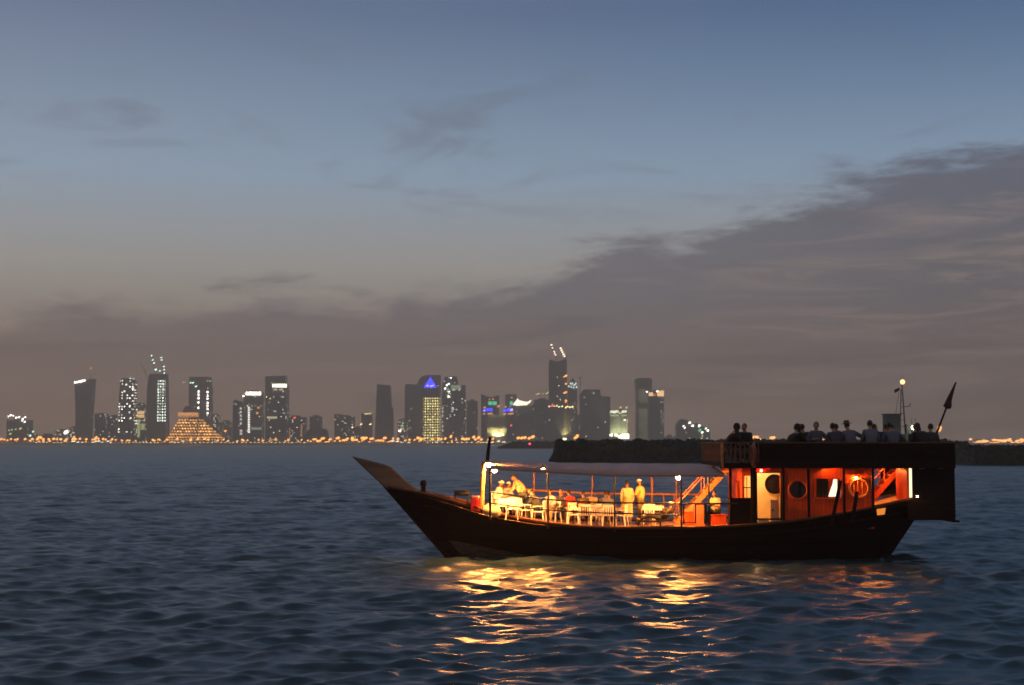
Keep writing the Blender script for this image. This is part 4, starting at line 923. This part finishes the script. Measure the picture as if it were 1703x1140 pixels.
def pose(kind, lean=.1, arms='lap', seat=.45, turn=0):
    V3 = Vector; J = {}
    if kind == 'sit':
        J['P'] = V3((0, 0, seat + .1)); J['S'] = V3((0, lean*.4, seat + .3)); J['C'] = V3((0, lean, seat + .5)); J['N'] = V3((0, lean*1.25 + .01, seat + .66)); J['H'] = V3((0, lean*1.4 + .05, seat + .795))
        for s in (-1, 1):
            J['hp', s] = V3((s*.1, .03, seat + .08)); J['kn', s] = V3((s*.13, .44, seat + .06)); J['an', s] = V3((s*.12, .42, .08)); J['toe', s] = V3((s*.14, .58, .035))
    elif kind == 'stand':
        J['P'] = V3((0, 0, .96)); J['S'] = V3((0, .0, 1.14)); J['C'] = V3((0, .0, 1.35)); J['N'] = V3((0, .01, 1.52)); J['H'] = V3((0, .04, 1.67))
        for s in (-1, 1):
            J['hp', s] = V3((s*.1, 0, .92)); J['kn', s] = V3((s*.11, .03 + .02*s, .5)); J['an', s] = V3((s*.12, -.02, .08)); J['toe', s] = V3((s*.14, .15, .035))
    elif kind == 'bend':
        J['P'] = V3((0, -.05, .95)); J['S'] = V3((0, .05, 1.13)); J['C'] = V3((0, .17, 1.31)); J['N'] = V3((0, .26, 1.45)); J['H'] = V3((0, .36, 1.56))
        for s in (-1, 1):
            J['hp', s] = V3((s*.1, -.06, .9)); J['kn', s] = V3((s*.12, .02, .49)); J['an', s] = V3((s*.13, -.08, .08)); J['toe', s] = V3((s*.15, .09, .035))
    elif kind == 'recline':
        J['P'] = V3((0, 0, .34)); J['S'] = V3((0, -.16, .46)); J['C'] = V3((0, -.33, .6)); J['N'] = V3((0, -.43, .73)); J['H'] = V3((0, -.45, .89))
        for s in (-1, 1):
            J['hp', s] = V3((s*.1, .03, .33)); J['kn', s] = V3((s*.12, .45, .42)); J['an', s] = V3((s*.12, .85, .25)); J['toe', s] = V3((s*.13, .95, .33))
    up = (J['N'] - J['C']).normalized(); fw = V3((0, 1, 0)); fw = (fw - up*fw.dot(up)).normalized()
    for s in (-1, 1):
        sh = J['C'] + up*.095 + V3((s*.185, 0, 0)); J['sh', s] = sh
        a = arms if isinstance(arms, str) else arms[0 if s < 0 else 1]
        e, w_ = {'lap': (V3((s*.06, .06, -.27)), V3((-s*.10, .27, -.33))), 'down': (V3((s*.05, -.03, -.28)), V3((s*.04, .06, -.53))), 'reach': (V3((s*.03, .16, -.24)), V3((-s*.03, .38, -.32))),
                'out': (V3((s*.22, .04, -.18)), V3((s*.38, .02, -.38))), 'raise': (V3((s*.08, .2, -.16)), V3((-s*.06, .3, .06))), 'hip': (V3((s*.2, -.05, -.25)), V3((s*.04, .06, -.42))), 'cross': (V3((s*.07, .08, -.26)), V3((-s*.14, .22, -.2)))}[a]
        J['el', s] = sh + e; J['wr', s] = sh + w_
    J['up'], J['fw'] = up, fw
    if turn:
        h = J['N']; J['hfw'] = Matrix.Rotation(R(turn), 3, 'Z') @ V3((0, 1, 0))
    else: J['hfw'] = V3((0, 1, 0))
    return J
CLOTH = {}
def cloth(c, pattern=False):
    k = (c, pattern)
    if k not in CLOTH: CLOTH[k] = mat('cloth_%d' % len(CLOTH), c, .9, bump=.5, bscale=9, var=.7 if pattern else .12, vscale=14 if pattern else 4)
    return CLOTH[k]
def person(label, J, loc, rz, shirt=(.5, .45, .4), legs=(.05, .05, .06), hair='short', group=None, scale=1.0, sleeve=1.0, robe=None, hat=None, pattern=False, skin=None, tilt=0):
    V3 = Vector; sk = Sk()
    p = sk.pt(J['P'], .125); s_ = sk.pt(J['S'], .12, p); c = sk.pt(J['C'], (.145, .12), s_); n = sk.pt(J['N'], .055, c); sk.pt(J['N'].lerp(J['H'], .6), .06, n)
    for s in (-1, 1):
        sh = sk.pt(J['sh', s], .058, c); el = sk.pt(J['el', s], .043, sh); wr = sk.pt(J['wr', s], .029, el)
        d = (J['wr', s] - J['el', s]).normalized(); side = d.cross(V3((0, 0, 1)));
        if side.length < .1: side = V3((0, 1, 0))
        side.normalize(); dn = side.cross(d); 
        if dn.z > 0: dn = -dn
        pm = sk.pt(J['wr', s] + d*.06, .03, wr)
        for k, (o_, L) in enumerate(((-.03, .075), (-.01, .088), (.01, .083), (.03, .065))):
            f1 = sk.pt(sk.v[pm] + d*.03 + side*o_, .0095, pm); f2 = sk.pt(sk.v[f1] + d*L*.5 + dn*.01, .009, f1); sk.pt(sk.v[f2] + d*L*.35 + dn*.03, .0075, f2)
        th = sk.pt(J['wr', s] + d*.03 + side*(-.035), .012, wr); sk.pt(sk.v[th] + d*.035 - side*.025 + dn*.01, .010, th)
        hp = sk.pt(J['hp', s], .092, p); kn = sk.pt(J['kn', s], .06, hp); an = sk.pt(J['an', s], .04, kn); sk.pt(J['toe', s], .036, an)
    vs, fs = skin_mesh(sk.v, sk.e, sk.r)
    b = MB().use(skin or SKIN).add(vs, fs, True)
    # head with face
    f = J['hfw']; rt = f.cross(V3((0, 0, 1))).normalized(); u_ = rt.cross(f)
    Mh = Matrix((rt, f, u_)).transposed(); H = J['H']
    hv = MB().sphere((0, 0, 0), .077, .097, .118, 16, 12).v
    def shape(q):
        x, y, z = q
        if z < -.03: k = 1 - (-.03 - z)*2.6; x *= k; y = y*k + .012
        if y > .05: y = .05 + (y - .05)*.8
        return V3((x, y, z))
    tmp = MB().sphere((0, 0, 0), .077, .097, .118, 16, 12)
    b.add([H + Mh @ shape(q) for q in tmp.v], tmp.f, True)
    loc_ = lambda x, y, z: H + Mh @ V3((x, y, z))
    b.add([loc_(-.012, .082, .012), loc_(.012, .082, .012), loc_(0, .108, -.028), loc_(-.018, .085, -.034), loc_(.018, .085, -.034)], [(0, 1, 2), (0, 2, 3), (1, 4, 2), (3, 2, 4)], True)
    for s in (-1, 1): b.sphere(loc_(s*.079, -.005, -.005), .012, .022, .032, 8, 6, Mh)
    b.use(EYE)
    for s in (-1, 1): b.sphere(loc_(s*.03, .084, .008), .013, .006, .007, 8, 5, Mh)
    b.use(LIP).sphere(loc_(0, .084, -.06), .024, .008, .007, 8, 5, Mh)
    o = b.build('person'); o['keep'] = 0
    tag(o, label, 'person', group)
    def child(m, nm, mt): q = m.build(nm, mt); q.parent = o; return q
    # hair / head cover
    h = MB()
    if hair in ('short', 'long', 'bald_sides'):
        h.sphere(H + Mh @ V3((0, -.012, .02)), .085, .098, .108, 16, 8, Mh @ Matrix.Rotation(R(22), 3, 'X'), z0=-.12, z1=1)
        if hair == 'long': h.sphere(H + Mh @ V3((0, -.06, -.10)), .085, .06, .15, 12, 8, Mh)
        child(h, 'hair', HAIR)
    elif hair == 'scarf':
        h.sphere(H + Mh @ V3((0, -.012, .01)), .095, .11, .128, 16, 10, Mh, z0=-.75, z1=1)
        h.lathe([(.20, -.30), (.17, -.22), (.10, -.12), (.085, -.05)], H + Mh @ V3((0, -.02, -.02)), 16, 1, .8)
        child(h, 'headscarf', cloth((.02, .016, .018)))
    if hat == 'cap': child(MB().sphere(H + Mh @ V3((0, -.01, .04)), .088, .102, .085, 16, 6, Mh, z0=-.05, z1=1), 'skullcap', CLOTHW)
    if hat == 'wrap':
        q = MB().torus((0, 0, 0), .075, .035, 'Z', 18, 8); q.v = [tuple(H + Mh @ (V3((x, y*1.15, z + .05)))) for x, y, z in q.v]; q.sphere(H + Mh @ V3((0, 0, .06)), .08, .09, .07, 14, 6, Mh, z0=0, z1=1); child(q, 'head_wrap', CLOTHW)
    if hat == 'peaked':
        q = MB().sphere(H + Mh @ V3((0, -.005, .03)), .088, .104, .092, 16, 6, Mh, z0=0, z1=1).box(-.06, .06, .08, .17, .028, .04); q.v = q.v[:-8] + [tuple(H + Mh @ V3(v_)) for v_ in q.v[-8:]]; child(q, 'peaked_cap', CLOTHW)
    if hat == 'brim':
        q = MB().lathe([(.17, 0), (.168, .012), (.09, .02), (.085, .09), (.05, .11)], H + Vector((0, 0, .055)), 18); child(q, 'brimmed_hat', cloth((.06, .05, .045)))
    # shirt
    sk = Sk(); p = sk.pt(J['P'], .185); s_ = sk.pt(J['S'], .19, p); c = sk.pt(J['C'], (.17, .15), s_); sk.pt(J['C'].lerp(J['N'], .8), .115, c)
    for s in (-1, 1):
        sh = sk.pt(J['sh', s] - Vector((s*.01, 0, .02)), .085, c); el = sk.pt(J['el', s], .064, sh)
        if sleeve > .5: sk.pt(J['el', s].lerp(J['wr', s], .9), .05, el)
    vs, fs = skin_mesh(sk.v, sk.e, sk.r, 2); child(MB().add(vs, fs, True), 'shirt', cloth(shirt, pattern))
    if robe is None:
        sk = Sk(); p = sk.pt(J['P'] - Vector((0, 0, .02)), .14)
        for s in (-1, 1):
            hp = sk.pt(J['hp', s], .108, p); kn = sk.pt(J['kn', s], .078, hp); sk.pt(kn and J['kn', s].lerp(J['an', s], .93), .062, kn)
        vs, fs = skin_mesh(sk.v, sk.e, sk.r); child(MB().add(vs, fs, True), 'trousers', cloth(legs))
    else:
        zt_, zb_ = J['C'].z - .05, robe; q = MB(); prof = []
        n = 20; vs = []; lv = [(0, .19, .15), (.25, .185, .15), (.5, .205, .165), (.75, .22, .18), (1, .245, .2)]
        for t, rx, ry in lv:
            for k in range(n):
                a = 2*math.pi*k/n; fold = 1 + .045*math.sin(a*5 + 1)*t
                vs.append(((rx*math.cos(a)*fold), ry*math.sin(a)*fold + J['P'].y*(t), zt_ + (zb_ - zt_)*t))
        q.add(vs, [(i*n+k, i*n+(k+1) % n, (i+1)*n+(k+1) % n, (i+1)*n+k) for i in range(4) for k in range(n)], True)
        child(q, 'robe', cloth(shirt)); 
        sk = Sk(); p = sk.pt(J['P'] - Vector((0, 0, .02)), .12)
        for s in (-1, 1):
            hp = sk.pt(J['hp', s], .1, p); kn = sk.pt(J['kn', s], .072, hp); sk.pt(J['kn', s].lerp(J['an', s], .93), .06, kn)
        vs, fs = skin_mesh(sk.v, sk.e, sk.r); child(MB().add(vs, fs, True), 'trousers', cloth(legs))
    o.location = loc; o.rotation_euler = (0, R(tilt), R(rz)); o.scale = (scale,)*3
    return o
def on_deck(px, Y):
    x = P(px, 850, Y).x; return Vector((x, Y, deckz(x) + .032))
# rz: 0 faces away from the camera (+Y), 90 faces left, -90 faces right, 180 faces the camera
WHT, PALE = (.75, .70, .6), (.62, .50, .27)
person('person in a long pale robe standing with back turned on the lit deck, dark hair', pose('stand', arms='down'), on_deck(1043.5, 57.3), 8, PALE, (.45, .4, .3), robe=.32, scale=.985)
person('person standing on the lit deck in white cap, yellow shirt and darker trousers', pose('stand', arms=('cross', 'down'), turn=25), on_deck(1064.5, 57.5), 62, (.62, .46, .16), (.16, .13, .07), hat='cap', scale=1.02, hair='short')
person('person in a patterned shirt bending over the white table', pose('bend', arms=('lap', 'reach'), turn=20), on_deck(869, 57.6), 70, (.42, .26, .15), (.05, .055, .05), pattern=True, scale=1.06)
# seated guests
CHAIRS = []
def sitter(label, px, Y, rz, **k):
    L = on_deck(px, Y); J = pose('sit', k.pop('lean', .1), k.pop('arms', 'lap'), .43, k.pop('turn', 0)); ch = k.pop('chair', True)
    o = person(label, J, L, rz, group='guests seated on the lit deck', **k)
    if ch: CHAIRS.append((L, rz))
    return o
sitter('seated person in white with a white head wrap next to the front post', 826, 58.3, -80, shirt=WHT, hat='wrap', legs=(.5, .48, .42))
sitter('seated person in white with a white cap, between the head wrap and the bending person', 839.5, 58.9, -60, shirt=WHT, hat='cap', legs=(.5, .48, .42), arms='reach')
sitter('seated person with bare black hair behind the two guests in white', 831, 59.6, -150, shirt=(.35, .25, .15), legs=(.1, .09, .08))
sitter('seated person in dark clothes by the second canopy post', 896, 56.6, 75, shirt=(.03, .035, .035), legs=(.03, .03, .035), lean=.22)
sitter('seated person in a pale grey shirt right beside the second canopy post', 920, 57.2, 150, shirt=(.3, .3, .33), legs=(.35, .25, .16), lean=.2)
sitter('seated person in a dark blue shirt between the grey shirt and the red shirt', 934, 58.0, 170, shirt=(.05, .05, .09), legs=(.04, .04, .05), lean=.15)
sitter('seated person in a red shirt over yellow, mid deck', 950, 57.6, 15, shirt=(.55, .05, .03), legs=(.5, .33, .08), lean=.2)
sitter('seated person in a dark patterned top among the white chairs', 1003, 57.4, -20, shirt=(.10, .08, .12), legs=(.4, .35, .3), pattern=True, lean=.25)
sitter('seated person in a dark brown top at the left end of the long table', 972, 56.5, 5, shirt=(.07, .04, .03), legs=(.03, .03, .04), lean=.2)
sitter('seated person in a blue grey shirt, back to the rail, before the third canopy post', 1012, 56.5, -5, shirt=(.14, .15, .22), legs=(.04, .04, .05), lean=.2)
sitter('seated person in a cream shirt on the far side of the long table', 985, 58.9, 175, shirt=(.55, .45, .3), legs=(.3, .25, .2), lean=.2)
L = on_deck(1098, 56.2); person('person in dark clothes with a white peaked cap reclining on a low lounger', pose('recline', arms=('raise', 'lap'), turn=-15), L, 83, (.05, .035, .03), (.03, .022, .02), hat='peaked', scale=.98)
q = P(1191, 856, 57.0); person('person in a pale shirt with crossed arms sitting on the locker beneath the stair', pose('sit', .05, 'cross', .43), Vector((q.x, 57.0, q.z - .4)), 140, (.5, .42, .25), (.03, .03, .03))
# white plastic chairs
def chair():
    r_ = thing('plastic_chair', None, 'chair', (0, 0, 0)); 
    s = MB().box(-.22, .22, -.21, .22, .40, .43); s.build('seat', WHITE, r_, bevel=.015)
    b = MB(); b.box(-.22, .22, -.25, -.22, .74, .84)
    for k in range(5): b.bar((-.18 + k*.09, -.225, .42), (-.18 + k*.09, -.235, .76), .05, .02)
    b.build('backrest', WHITE, r_, bevel=.008)
    for sx_ in (-1, 1):
        MB().tube([(sx_*.21, .2, .42), (sx_*.24, .24, 0)], [.026, .02], 6).build('leg', WHITE, r_); MB().tube([(sx_*.21, -.2, .42), (sx_*.24, -.26, 0)], [.026, .02], 6).build('leg', WHITE, r_)
        MB().bar((sx_*.24, -.24, .63), (sx_*.24, .18, .63), .05, .025).tube([(sx_*.235, .2, .43), (sx_*.24, .17, .62)], .02, 6).build('armrest', WHITE, r_)
    return r_
ch0 = chair(); n_ch = [0]
def put_chair(L, rz, label):
    o = ch0 if n_ch[0] == 0 else copy_tree(ch0); n_ch[0] += 1
    o.location = L; o.rotation_euler = (0, 0, R(rz)); tag(o, label, 'chair', 'white plastic chairs on the lit deck')
names = ['of the guest with the head wrap', 'of the guest in white with the cap', 'of the bare headed guest near the front post', 'of the guest in dark clothes by the second post', 'of the guest in the pale grey shirt',
         'of the guest in the dark blue shirt', 'of the guest in the red shirt', 'of the guest in the dark patterned top', 'of the guest in dark brown at the long table', 'of the guest in the blue grey shirt', 'of the guest in the cream shirt at the long table']
for (L, rz), nm in zip(CHAIRS, names): put_chair(L, rz, 'white plastic armchair ' + nm)
for px, Y, rz, nm in [(853, 55.9, 170, 'turned away in front of the brightly lit table'), (871, 56.2, -60, 'at the right end of the brightly lit table, empty'), (954, 56.3, 80, 'empty and nearest the rail at the left end of the long table'), (990, 56.3, 10, 'empty, back towards the rail along the long table'),
                      (1032, 56.5, 70, 'empty at the right end of the long table'), (1028, 57.9, 60, 'empty, half hidden behind the third canopy post'), (1078, 57.0, 5, 'bright and empty right of the standing people'), (1090, 58.2, -100, 'empty near the thick lit far post')]:
    put_chair(on_deck(px, Y), rz, 'white plastic armchair ' + nm)
# tables
def table(label, px, Y, lx, ly, cloth_label, low=.46):
    L = on_deck(px, Y); r_ = thing('folding_table', label, 'table', L, 'tables on the lit deck')
    MB().box(L.x - lx, L.x + lx, L.y - ly, L.y + ly, L.z + .70, L.z + .735).build('tabletop', WHITE, r_)
    for sx_ in (-1, 1):
        for sy in (-1, 1): MB().tube([(L.x + sx_*(lx - .08), L.y + sy*(ly - .08), L.z), (L.x + sx_*(lx - .08), L.y + sy*(ly - .08), L.z + .70)], .02, 6).build('leg', BLK, r_)
    c = MB(); n = 48; ring = []
    for k in range(n):
        a = 2*math.pi*k/n; dx, dy = math.cos(a), math.sin(a); t = 1/max(abs(dx), abs(dy)); ring.append((dx*t, dy*t))
    vs = []
    for j, (g, z) in enumerate(((0, .745), (.98, .745), (1.0, .74), (1.02, low*.5 + .37), (1.04, low))):
        for k, (x, y) in enumerate(ring):
            wv = 1 + (.03*math.sin(k*1.7) if j > 2 else 0)
            vs.append((L.x + x*(lx + .02)*g*wv, L.y + y*(ly + .02)*g*wv, L.z + z))
    c.add(vs, [(j*n+k, j*n+(k+1) % n, (j+1)*n+(k+1) % n, (j+1)*n+k) for j in range(4) for k in range(n)], True)
    tag(c.build('tablecloth', CLOTHW), cloth_label, 'tablecloth', 'white tablecloths on the lit deck')
table('table under a glaring white cloth near the front of the lit deck', 848, 57.2, .45, .6, 'glaring white cloth over the front table beside the bending person')
table('long table amid the white chairs between second and third canopy posts', 985, 57.6, .85, .45, 'white cloth over the long table amid the chairs', .6)
table('table with a bright cloth right of the two standing people', 1084, 57.6, .4, .45, 'bright white cloth over the table right of the standing people', .58)
# dishes and bottles on the long table
for i, (dx, dy) in enumerate(((-.6, .1), (-.2, -.2), (.25, .15), (.6, -.1))):
    L = on_deck(985, 57.6) + Vector((dx, dy, .748)); o = MB().lathe([(.035, 0), (.04, .02), (.04, .16), (.016, .22), (.015, .27)], L, 10).build('bottle', mat('bottle_green', (.02, .05, .02), .1))
    tag(o, 'small dark bottle standing on the long table with the white cloth', 'bottle', 'bottles on the long table')
L = on_deck(849, 57.2) + Vector((0, 0, .748)); tag(MB().lathe([(.08, 0), (.16, .05), (.17, .06), (.14, .05)], L, 16).build('serving_bowl', WHITE), 'white serving bowl on the brightly lit front table', 'bowl')
# lounger below the reclining person
L = on_deck(1098, 56.2); r_ = thing('lounger', 'dark low lounger holding the reclining person near the rail', 'lounger', L); 
Mr = Matrix.Translation(L) @ Matrix.Rotation(R(83), 4, 'Z')
MB().box(-.3, .3, -.1, .95, .16, .22, Mr).build('seat', BLK, r_)
b = MB(); pts = [Mr @ Vector(q) for q in ((-.3, -.1, .2), (.3, -.1, .2), (.3, -.55, .72), (-.3, -.55, .72))]; b.poly(pts, Mr.to_3x3() @ Vector((0, -.05, -.04))).build('backrest', BLK, r_)
for x in (-.26, .26):
    for y in (0, .85): MB().tube([Mr @ Vector((x, y, 0)), Mr @ Vector((x, y, .17))], .022, 6).build('leg', BLK, r_)
# things on the fore deck
p0, p1 = P(782, 850, 56.3), P(800, 825, 56.3); Mb = Matrix.Translation((( p0.x + p1.x)/2, 56.55, p0.z)) @ Matrix.Rotation(R(6), 4, 'Y')
cb_ = thing('cool_box', 'bright red cool box with a pale lid beside the front post', 'cool box', Mb.translation); w_ = (p1.x - p0.x)/2; hgt = p1.z - p0.z
MB().box(-w_, w_, -.25, .25, 0, hgt*.86, Mb).build('box_body', mat('red_plastic', (.62, .02, .02), .35, var=.08), cb_, bevel=.03); MB().box(-w_ - .02, w_ + .02, -.27, .27, hgt*.861, hgt, Mb).build('lid', mat('pale_pink_plastic', (.6, .35, .3), .4), cb_, bevel=.02)
L = P(768, 846, 57.2); L.z = deckz(L.x) + .03; be = thing('bench', 'small black bench on the fore deck left of the red cool box', 'bench', L)
MB().box(L.x - .32, L.x + .3, L.y - .25, L.y + .25, L.z + .42, L.z + .47).build('seat', BLK, be); MB().box(L.x - .32, L.x + .3, L.y + .22, L.y + .26, L.z + .471, L.z + .62).build('backrest', BLK, be)
for x in (-.28, .26):
    for y in (-.22, .2): MB().tube([(L.x + x, L.y + y, L.z), (L.x + x, L.y + y, L.z + .42)], .022, 6).build('leg', BLK, be)
for px, py, s, lab in ((811, 848, .9, 'left one of the two cream cloth sacks at the front post'), (824, 849, 1.0, 'right one of the two cream cloth sacks at the front post')):
    L = on_deck(px, 55.7); tag(MB().lathe([(.10, 0), (.20*s, .06), (.22*s, .2), (.17*s, .36), (.07, .42), (.09, .46)], L, 14).build('sack', mat('cream_sack', (.6, .46, .27), .9, bump=.6, bscale=6)), lab, 'sack', 'cloth sacks at the front post')
# lifebuoy on the upper balustrade
q = P(1253, 758, UN - .42); tag(MB().torus(q, .36, .07, 'X', 28, 10).build('lifebuoy', mat('faded_red_ring', (.14, .035, .025), .6, var=.3)), 'faded red lifebuoy hung on the upper deck balustrade', 'lifebuoy')
# upper deck guests
FZ = 3.832
def top_sit(label, px, pyh, Y, rz, arms='lap', lean=.08, turn=0, **k):
    zt_ = P(px, pyh, Y).z; sca = k.pop('scale', 1.0)*1.27; k['scale'] = sca; seat = (zt_ - FZ)/sca - .915; seat = max(.3, min(.85, seat))
    J = pose('sit', lean, arms, seat, turn)
    for s in (-1, 1):
        J['an', s].z = max(.08, seat - .38); J['toe', s].z = J['an', s].z - .045
    x = P(px, 740, Y).x
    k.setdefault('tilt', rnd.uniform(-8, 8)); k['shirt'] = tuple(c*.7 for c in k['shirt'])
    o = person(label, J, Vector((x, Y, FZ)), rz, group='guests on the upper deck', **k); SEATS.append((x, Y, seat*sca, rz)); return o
SEATS = []
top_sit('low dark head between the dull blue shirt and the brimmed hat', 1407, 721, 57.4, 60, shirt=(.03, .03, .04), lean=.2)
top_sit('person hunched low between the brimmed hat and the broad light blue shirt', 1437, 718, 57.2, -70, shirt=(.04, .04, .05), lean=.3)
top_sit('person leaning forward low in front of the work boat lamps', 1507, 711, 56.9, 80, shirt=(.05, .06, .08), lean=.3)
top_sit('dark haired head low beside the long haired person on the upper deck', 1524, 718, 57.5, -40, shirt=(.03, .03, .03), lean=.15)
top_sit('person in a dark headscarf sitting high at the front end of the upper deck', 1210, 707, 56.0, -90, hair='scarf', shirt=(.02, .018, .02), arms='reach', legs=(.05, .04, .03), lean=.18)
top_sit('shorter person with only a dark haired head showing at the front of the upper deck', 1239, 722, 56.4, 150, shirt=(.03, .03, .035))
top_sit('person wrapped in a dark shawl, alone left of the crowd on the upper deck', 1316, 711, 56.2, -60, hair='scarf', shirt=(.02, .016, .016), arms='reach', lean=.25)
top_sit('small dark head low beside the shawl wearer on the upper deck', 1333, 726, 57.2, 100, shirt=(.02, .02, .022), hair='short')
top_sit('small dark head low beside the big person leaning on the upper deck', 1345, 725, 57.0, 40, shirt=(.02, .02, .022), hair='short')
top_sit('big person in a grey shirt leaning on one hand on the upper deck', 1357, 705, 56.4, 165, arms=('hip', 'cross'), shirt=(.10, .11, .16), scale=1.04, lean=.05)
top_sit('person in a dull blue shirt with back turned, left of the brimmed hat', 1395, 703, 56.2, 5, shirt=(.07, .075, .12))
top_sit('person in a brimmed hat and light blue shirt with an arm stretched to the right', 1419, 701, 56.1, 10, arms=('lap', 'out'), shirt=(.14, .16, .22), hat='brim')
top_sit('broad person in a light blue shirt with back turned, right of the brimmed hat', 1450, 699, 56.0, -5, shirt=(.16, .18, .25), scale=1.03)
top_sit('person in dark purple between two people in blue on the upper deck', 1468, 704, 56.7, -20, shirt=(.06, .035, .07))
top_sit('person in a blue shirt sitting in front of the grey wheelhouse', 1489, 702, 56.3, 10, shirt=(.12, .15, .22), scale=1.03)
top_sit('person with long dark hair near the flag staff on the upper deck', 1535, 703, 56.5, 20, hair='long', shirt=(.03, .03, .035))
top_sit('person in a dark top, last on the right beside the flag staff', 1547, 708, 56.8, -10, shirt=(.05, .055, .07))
st_n = 0
st0 = None
for (x, Y, seat, rz) in SEATS:
    r_ = thing('stool', 'dark wooden stool under a guest on the upper deck, hidden by the bulwark', 'stool', (x, Y, FZ), 'stools on the upper deck')
    MB().box(x - .2, x + .2, Y - .18, Y + .18, seat + FZ - .05, seat + FZ - .005).build('seat', DARKW, r_)
    for dx in (-.16, .16):
        for dy in (-.14, .14): MB().tube([(x + dx, Y + dy, FZ), (x + dx, Y + dy, seat + FZ - .05)], .025, 6).build('leg', DARKW, r_)

# ------------------------------------------------------------------ work boat beyond, seen over the upper deck
TY = 250.0; tg = thing('work_boat', 'hazy grey work boat with a lamp topped mast seen over the crowded upper deck', 'boat', P(1500, 780, TY))
GREYP = mat('grey_boat_paint', (.06, .08, .09), .6, var=.15, vscale=.8)
def tq(px, py): return P(px, py, TY)
hv = []; xs = np.linspace(tq(1440, 770).x, tq(1560, 770).x, 20)
tb = MB(); vs = []
for x in xs:
    t = (x - xs[0])/(xs[-1] - xs[0]); hb2 = 1.9*min(1, (1 - abs(2*t - 1))*2.5 + .25)*(1 if t > .3 else .5 + t*1.67); zt_ = 1.5 + 1.2*max(0, .35 - t)**1.0*2
    vs += [(x, TY - hb2*.7, -.6), (x, TY - hb2, .4), (x, TY - hb2, zt_), (x, TY + hb2, zt_), (x, TY + hb2, .4), (x, TY + hb2*.7, -.6)]
tb.add(vs, [(i*6+j, i*6+j+1, (i+1)*6+j+1, (i+1)*6+j) for i in range(19) for j in range(5)] + [(0, 1, 2, 3, 4, 5), tuple(114 + k for k in range(6))]).build('hull', mat('work_boat_hull', (.02, .03, .035), .6), tg)
a, b_ = tq(1471, 690), tq(1496, 769); MB().box(a.x, b_.x, TY - 1.4, TY + 1.4, 1.3, a.z).box(a.x - .15, b_.x + .15, TY - 1.55, TY + 1.55, a.z + .001, a.z + .15).build('wheelhouse', GREYP, tg)
a, b_ = tq(1497, 722), tq(1535, 769); MB().box(a.x, b_.x, TY - 1.3, TY + 1.3, 1.3, a.z).build('deckhouse', GREYP, tg)
a, b_ = tq(1506, 706), tq(1511, 722); MB().box(a.x, b_.x, TY - .6, TY + .2, b_.z, a.z).build('funnel', GREYP, tg)
ms = MB(); ms.tube([tq(1506, 722), tq(1500, 640)], [.14, .09], 6).tube([tq(1497, 722), tq(1498.5, 648)], .08, 6).tube([tq(1488, 700), tq(1495, 652)], .04, 5).tube([tq(1502, 677), tq(1513, 676)], .07, 6).tube([tq(1513, 676), tq(1514, 671)], .07, 6)
for k in range(6): y = 655 + k*11; ms.tube([tq(1498, y), tq(1501 + k*.8, y)], .05, 5)
ms = ms.build('boat_mast', STEEL, tg); MB().sphere(tq(1501, 635.5), .42, n=10, m=6).build('masthead_lamp', emi('mast_lamp', (1, .5, .18), 1.5, False), ms)
MB().poly([tq(1495, 645), tq(1487, 649), (tq(1488, 654)), tq(1494, 651), tq(1497, 648)], (0, .08, 0)).build('pennant', BLK, ms)
for px in (1517, 1523): MB().tube([tq(px, 722), tq(px - 1, 696)], .05, 5).build('whip_antenna', STEEL, tg)
for px, py, rr_, m in ((1516, 711.5, .55, emi('work_lamp_yellow', (1, .95, .6), 4, False)), (1519, 727.5, .6, emi('work_lamp_white', (.9, 1, .85), 4, False)), (1479.5, 727, .42, emi('work_lamp_white', (.9, 1, .85), 4, False)), (1553.5, 729, .25, emi('work_lamp_white', (.9, 1, .85), 4, False))):
    p = tq(px, py); h = MB().box(p.x - .1, p.x + .1, TY - .6, TY - .1, p.z - rr_ - .3, p.z - rr_*.5).build('work_lamp', STEEL, tg); MB().sphere((p.x, TY - 1.7, p.z), rr_, rr_*.7, rr_*.8, 10, 6).build('bulb', m, h)

# ------------------------------------------------------------------ haze
hz = MB().box(-2200, 2200, -90, 3700, -3, 225).build('haze')
hm = bpy.data.materials.new('evening_haze'); hm.use_nodes = True; ht = hm.node_tree; ht.nodes.clear()
pv = ht.nodes.new('ShaderNodeVolumePrincipled'); pv.inputs['Color'].default_value = (1, .84, .67, 1); pv.inputs['Density'].default_value = .00035; pv.inputs['Anisotropy'].default_value = .2
ho = ht.nodes.new('ShaderNodeOutputMaterial'); ht.links.new(pv.outputs[0], ho.inputs['Volume'])
hz.data.materials.append(hm); tag(hz, 'dusty evening haze over the water and the skyline', None, kind='stuff')
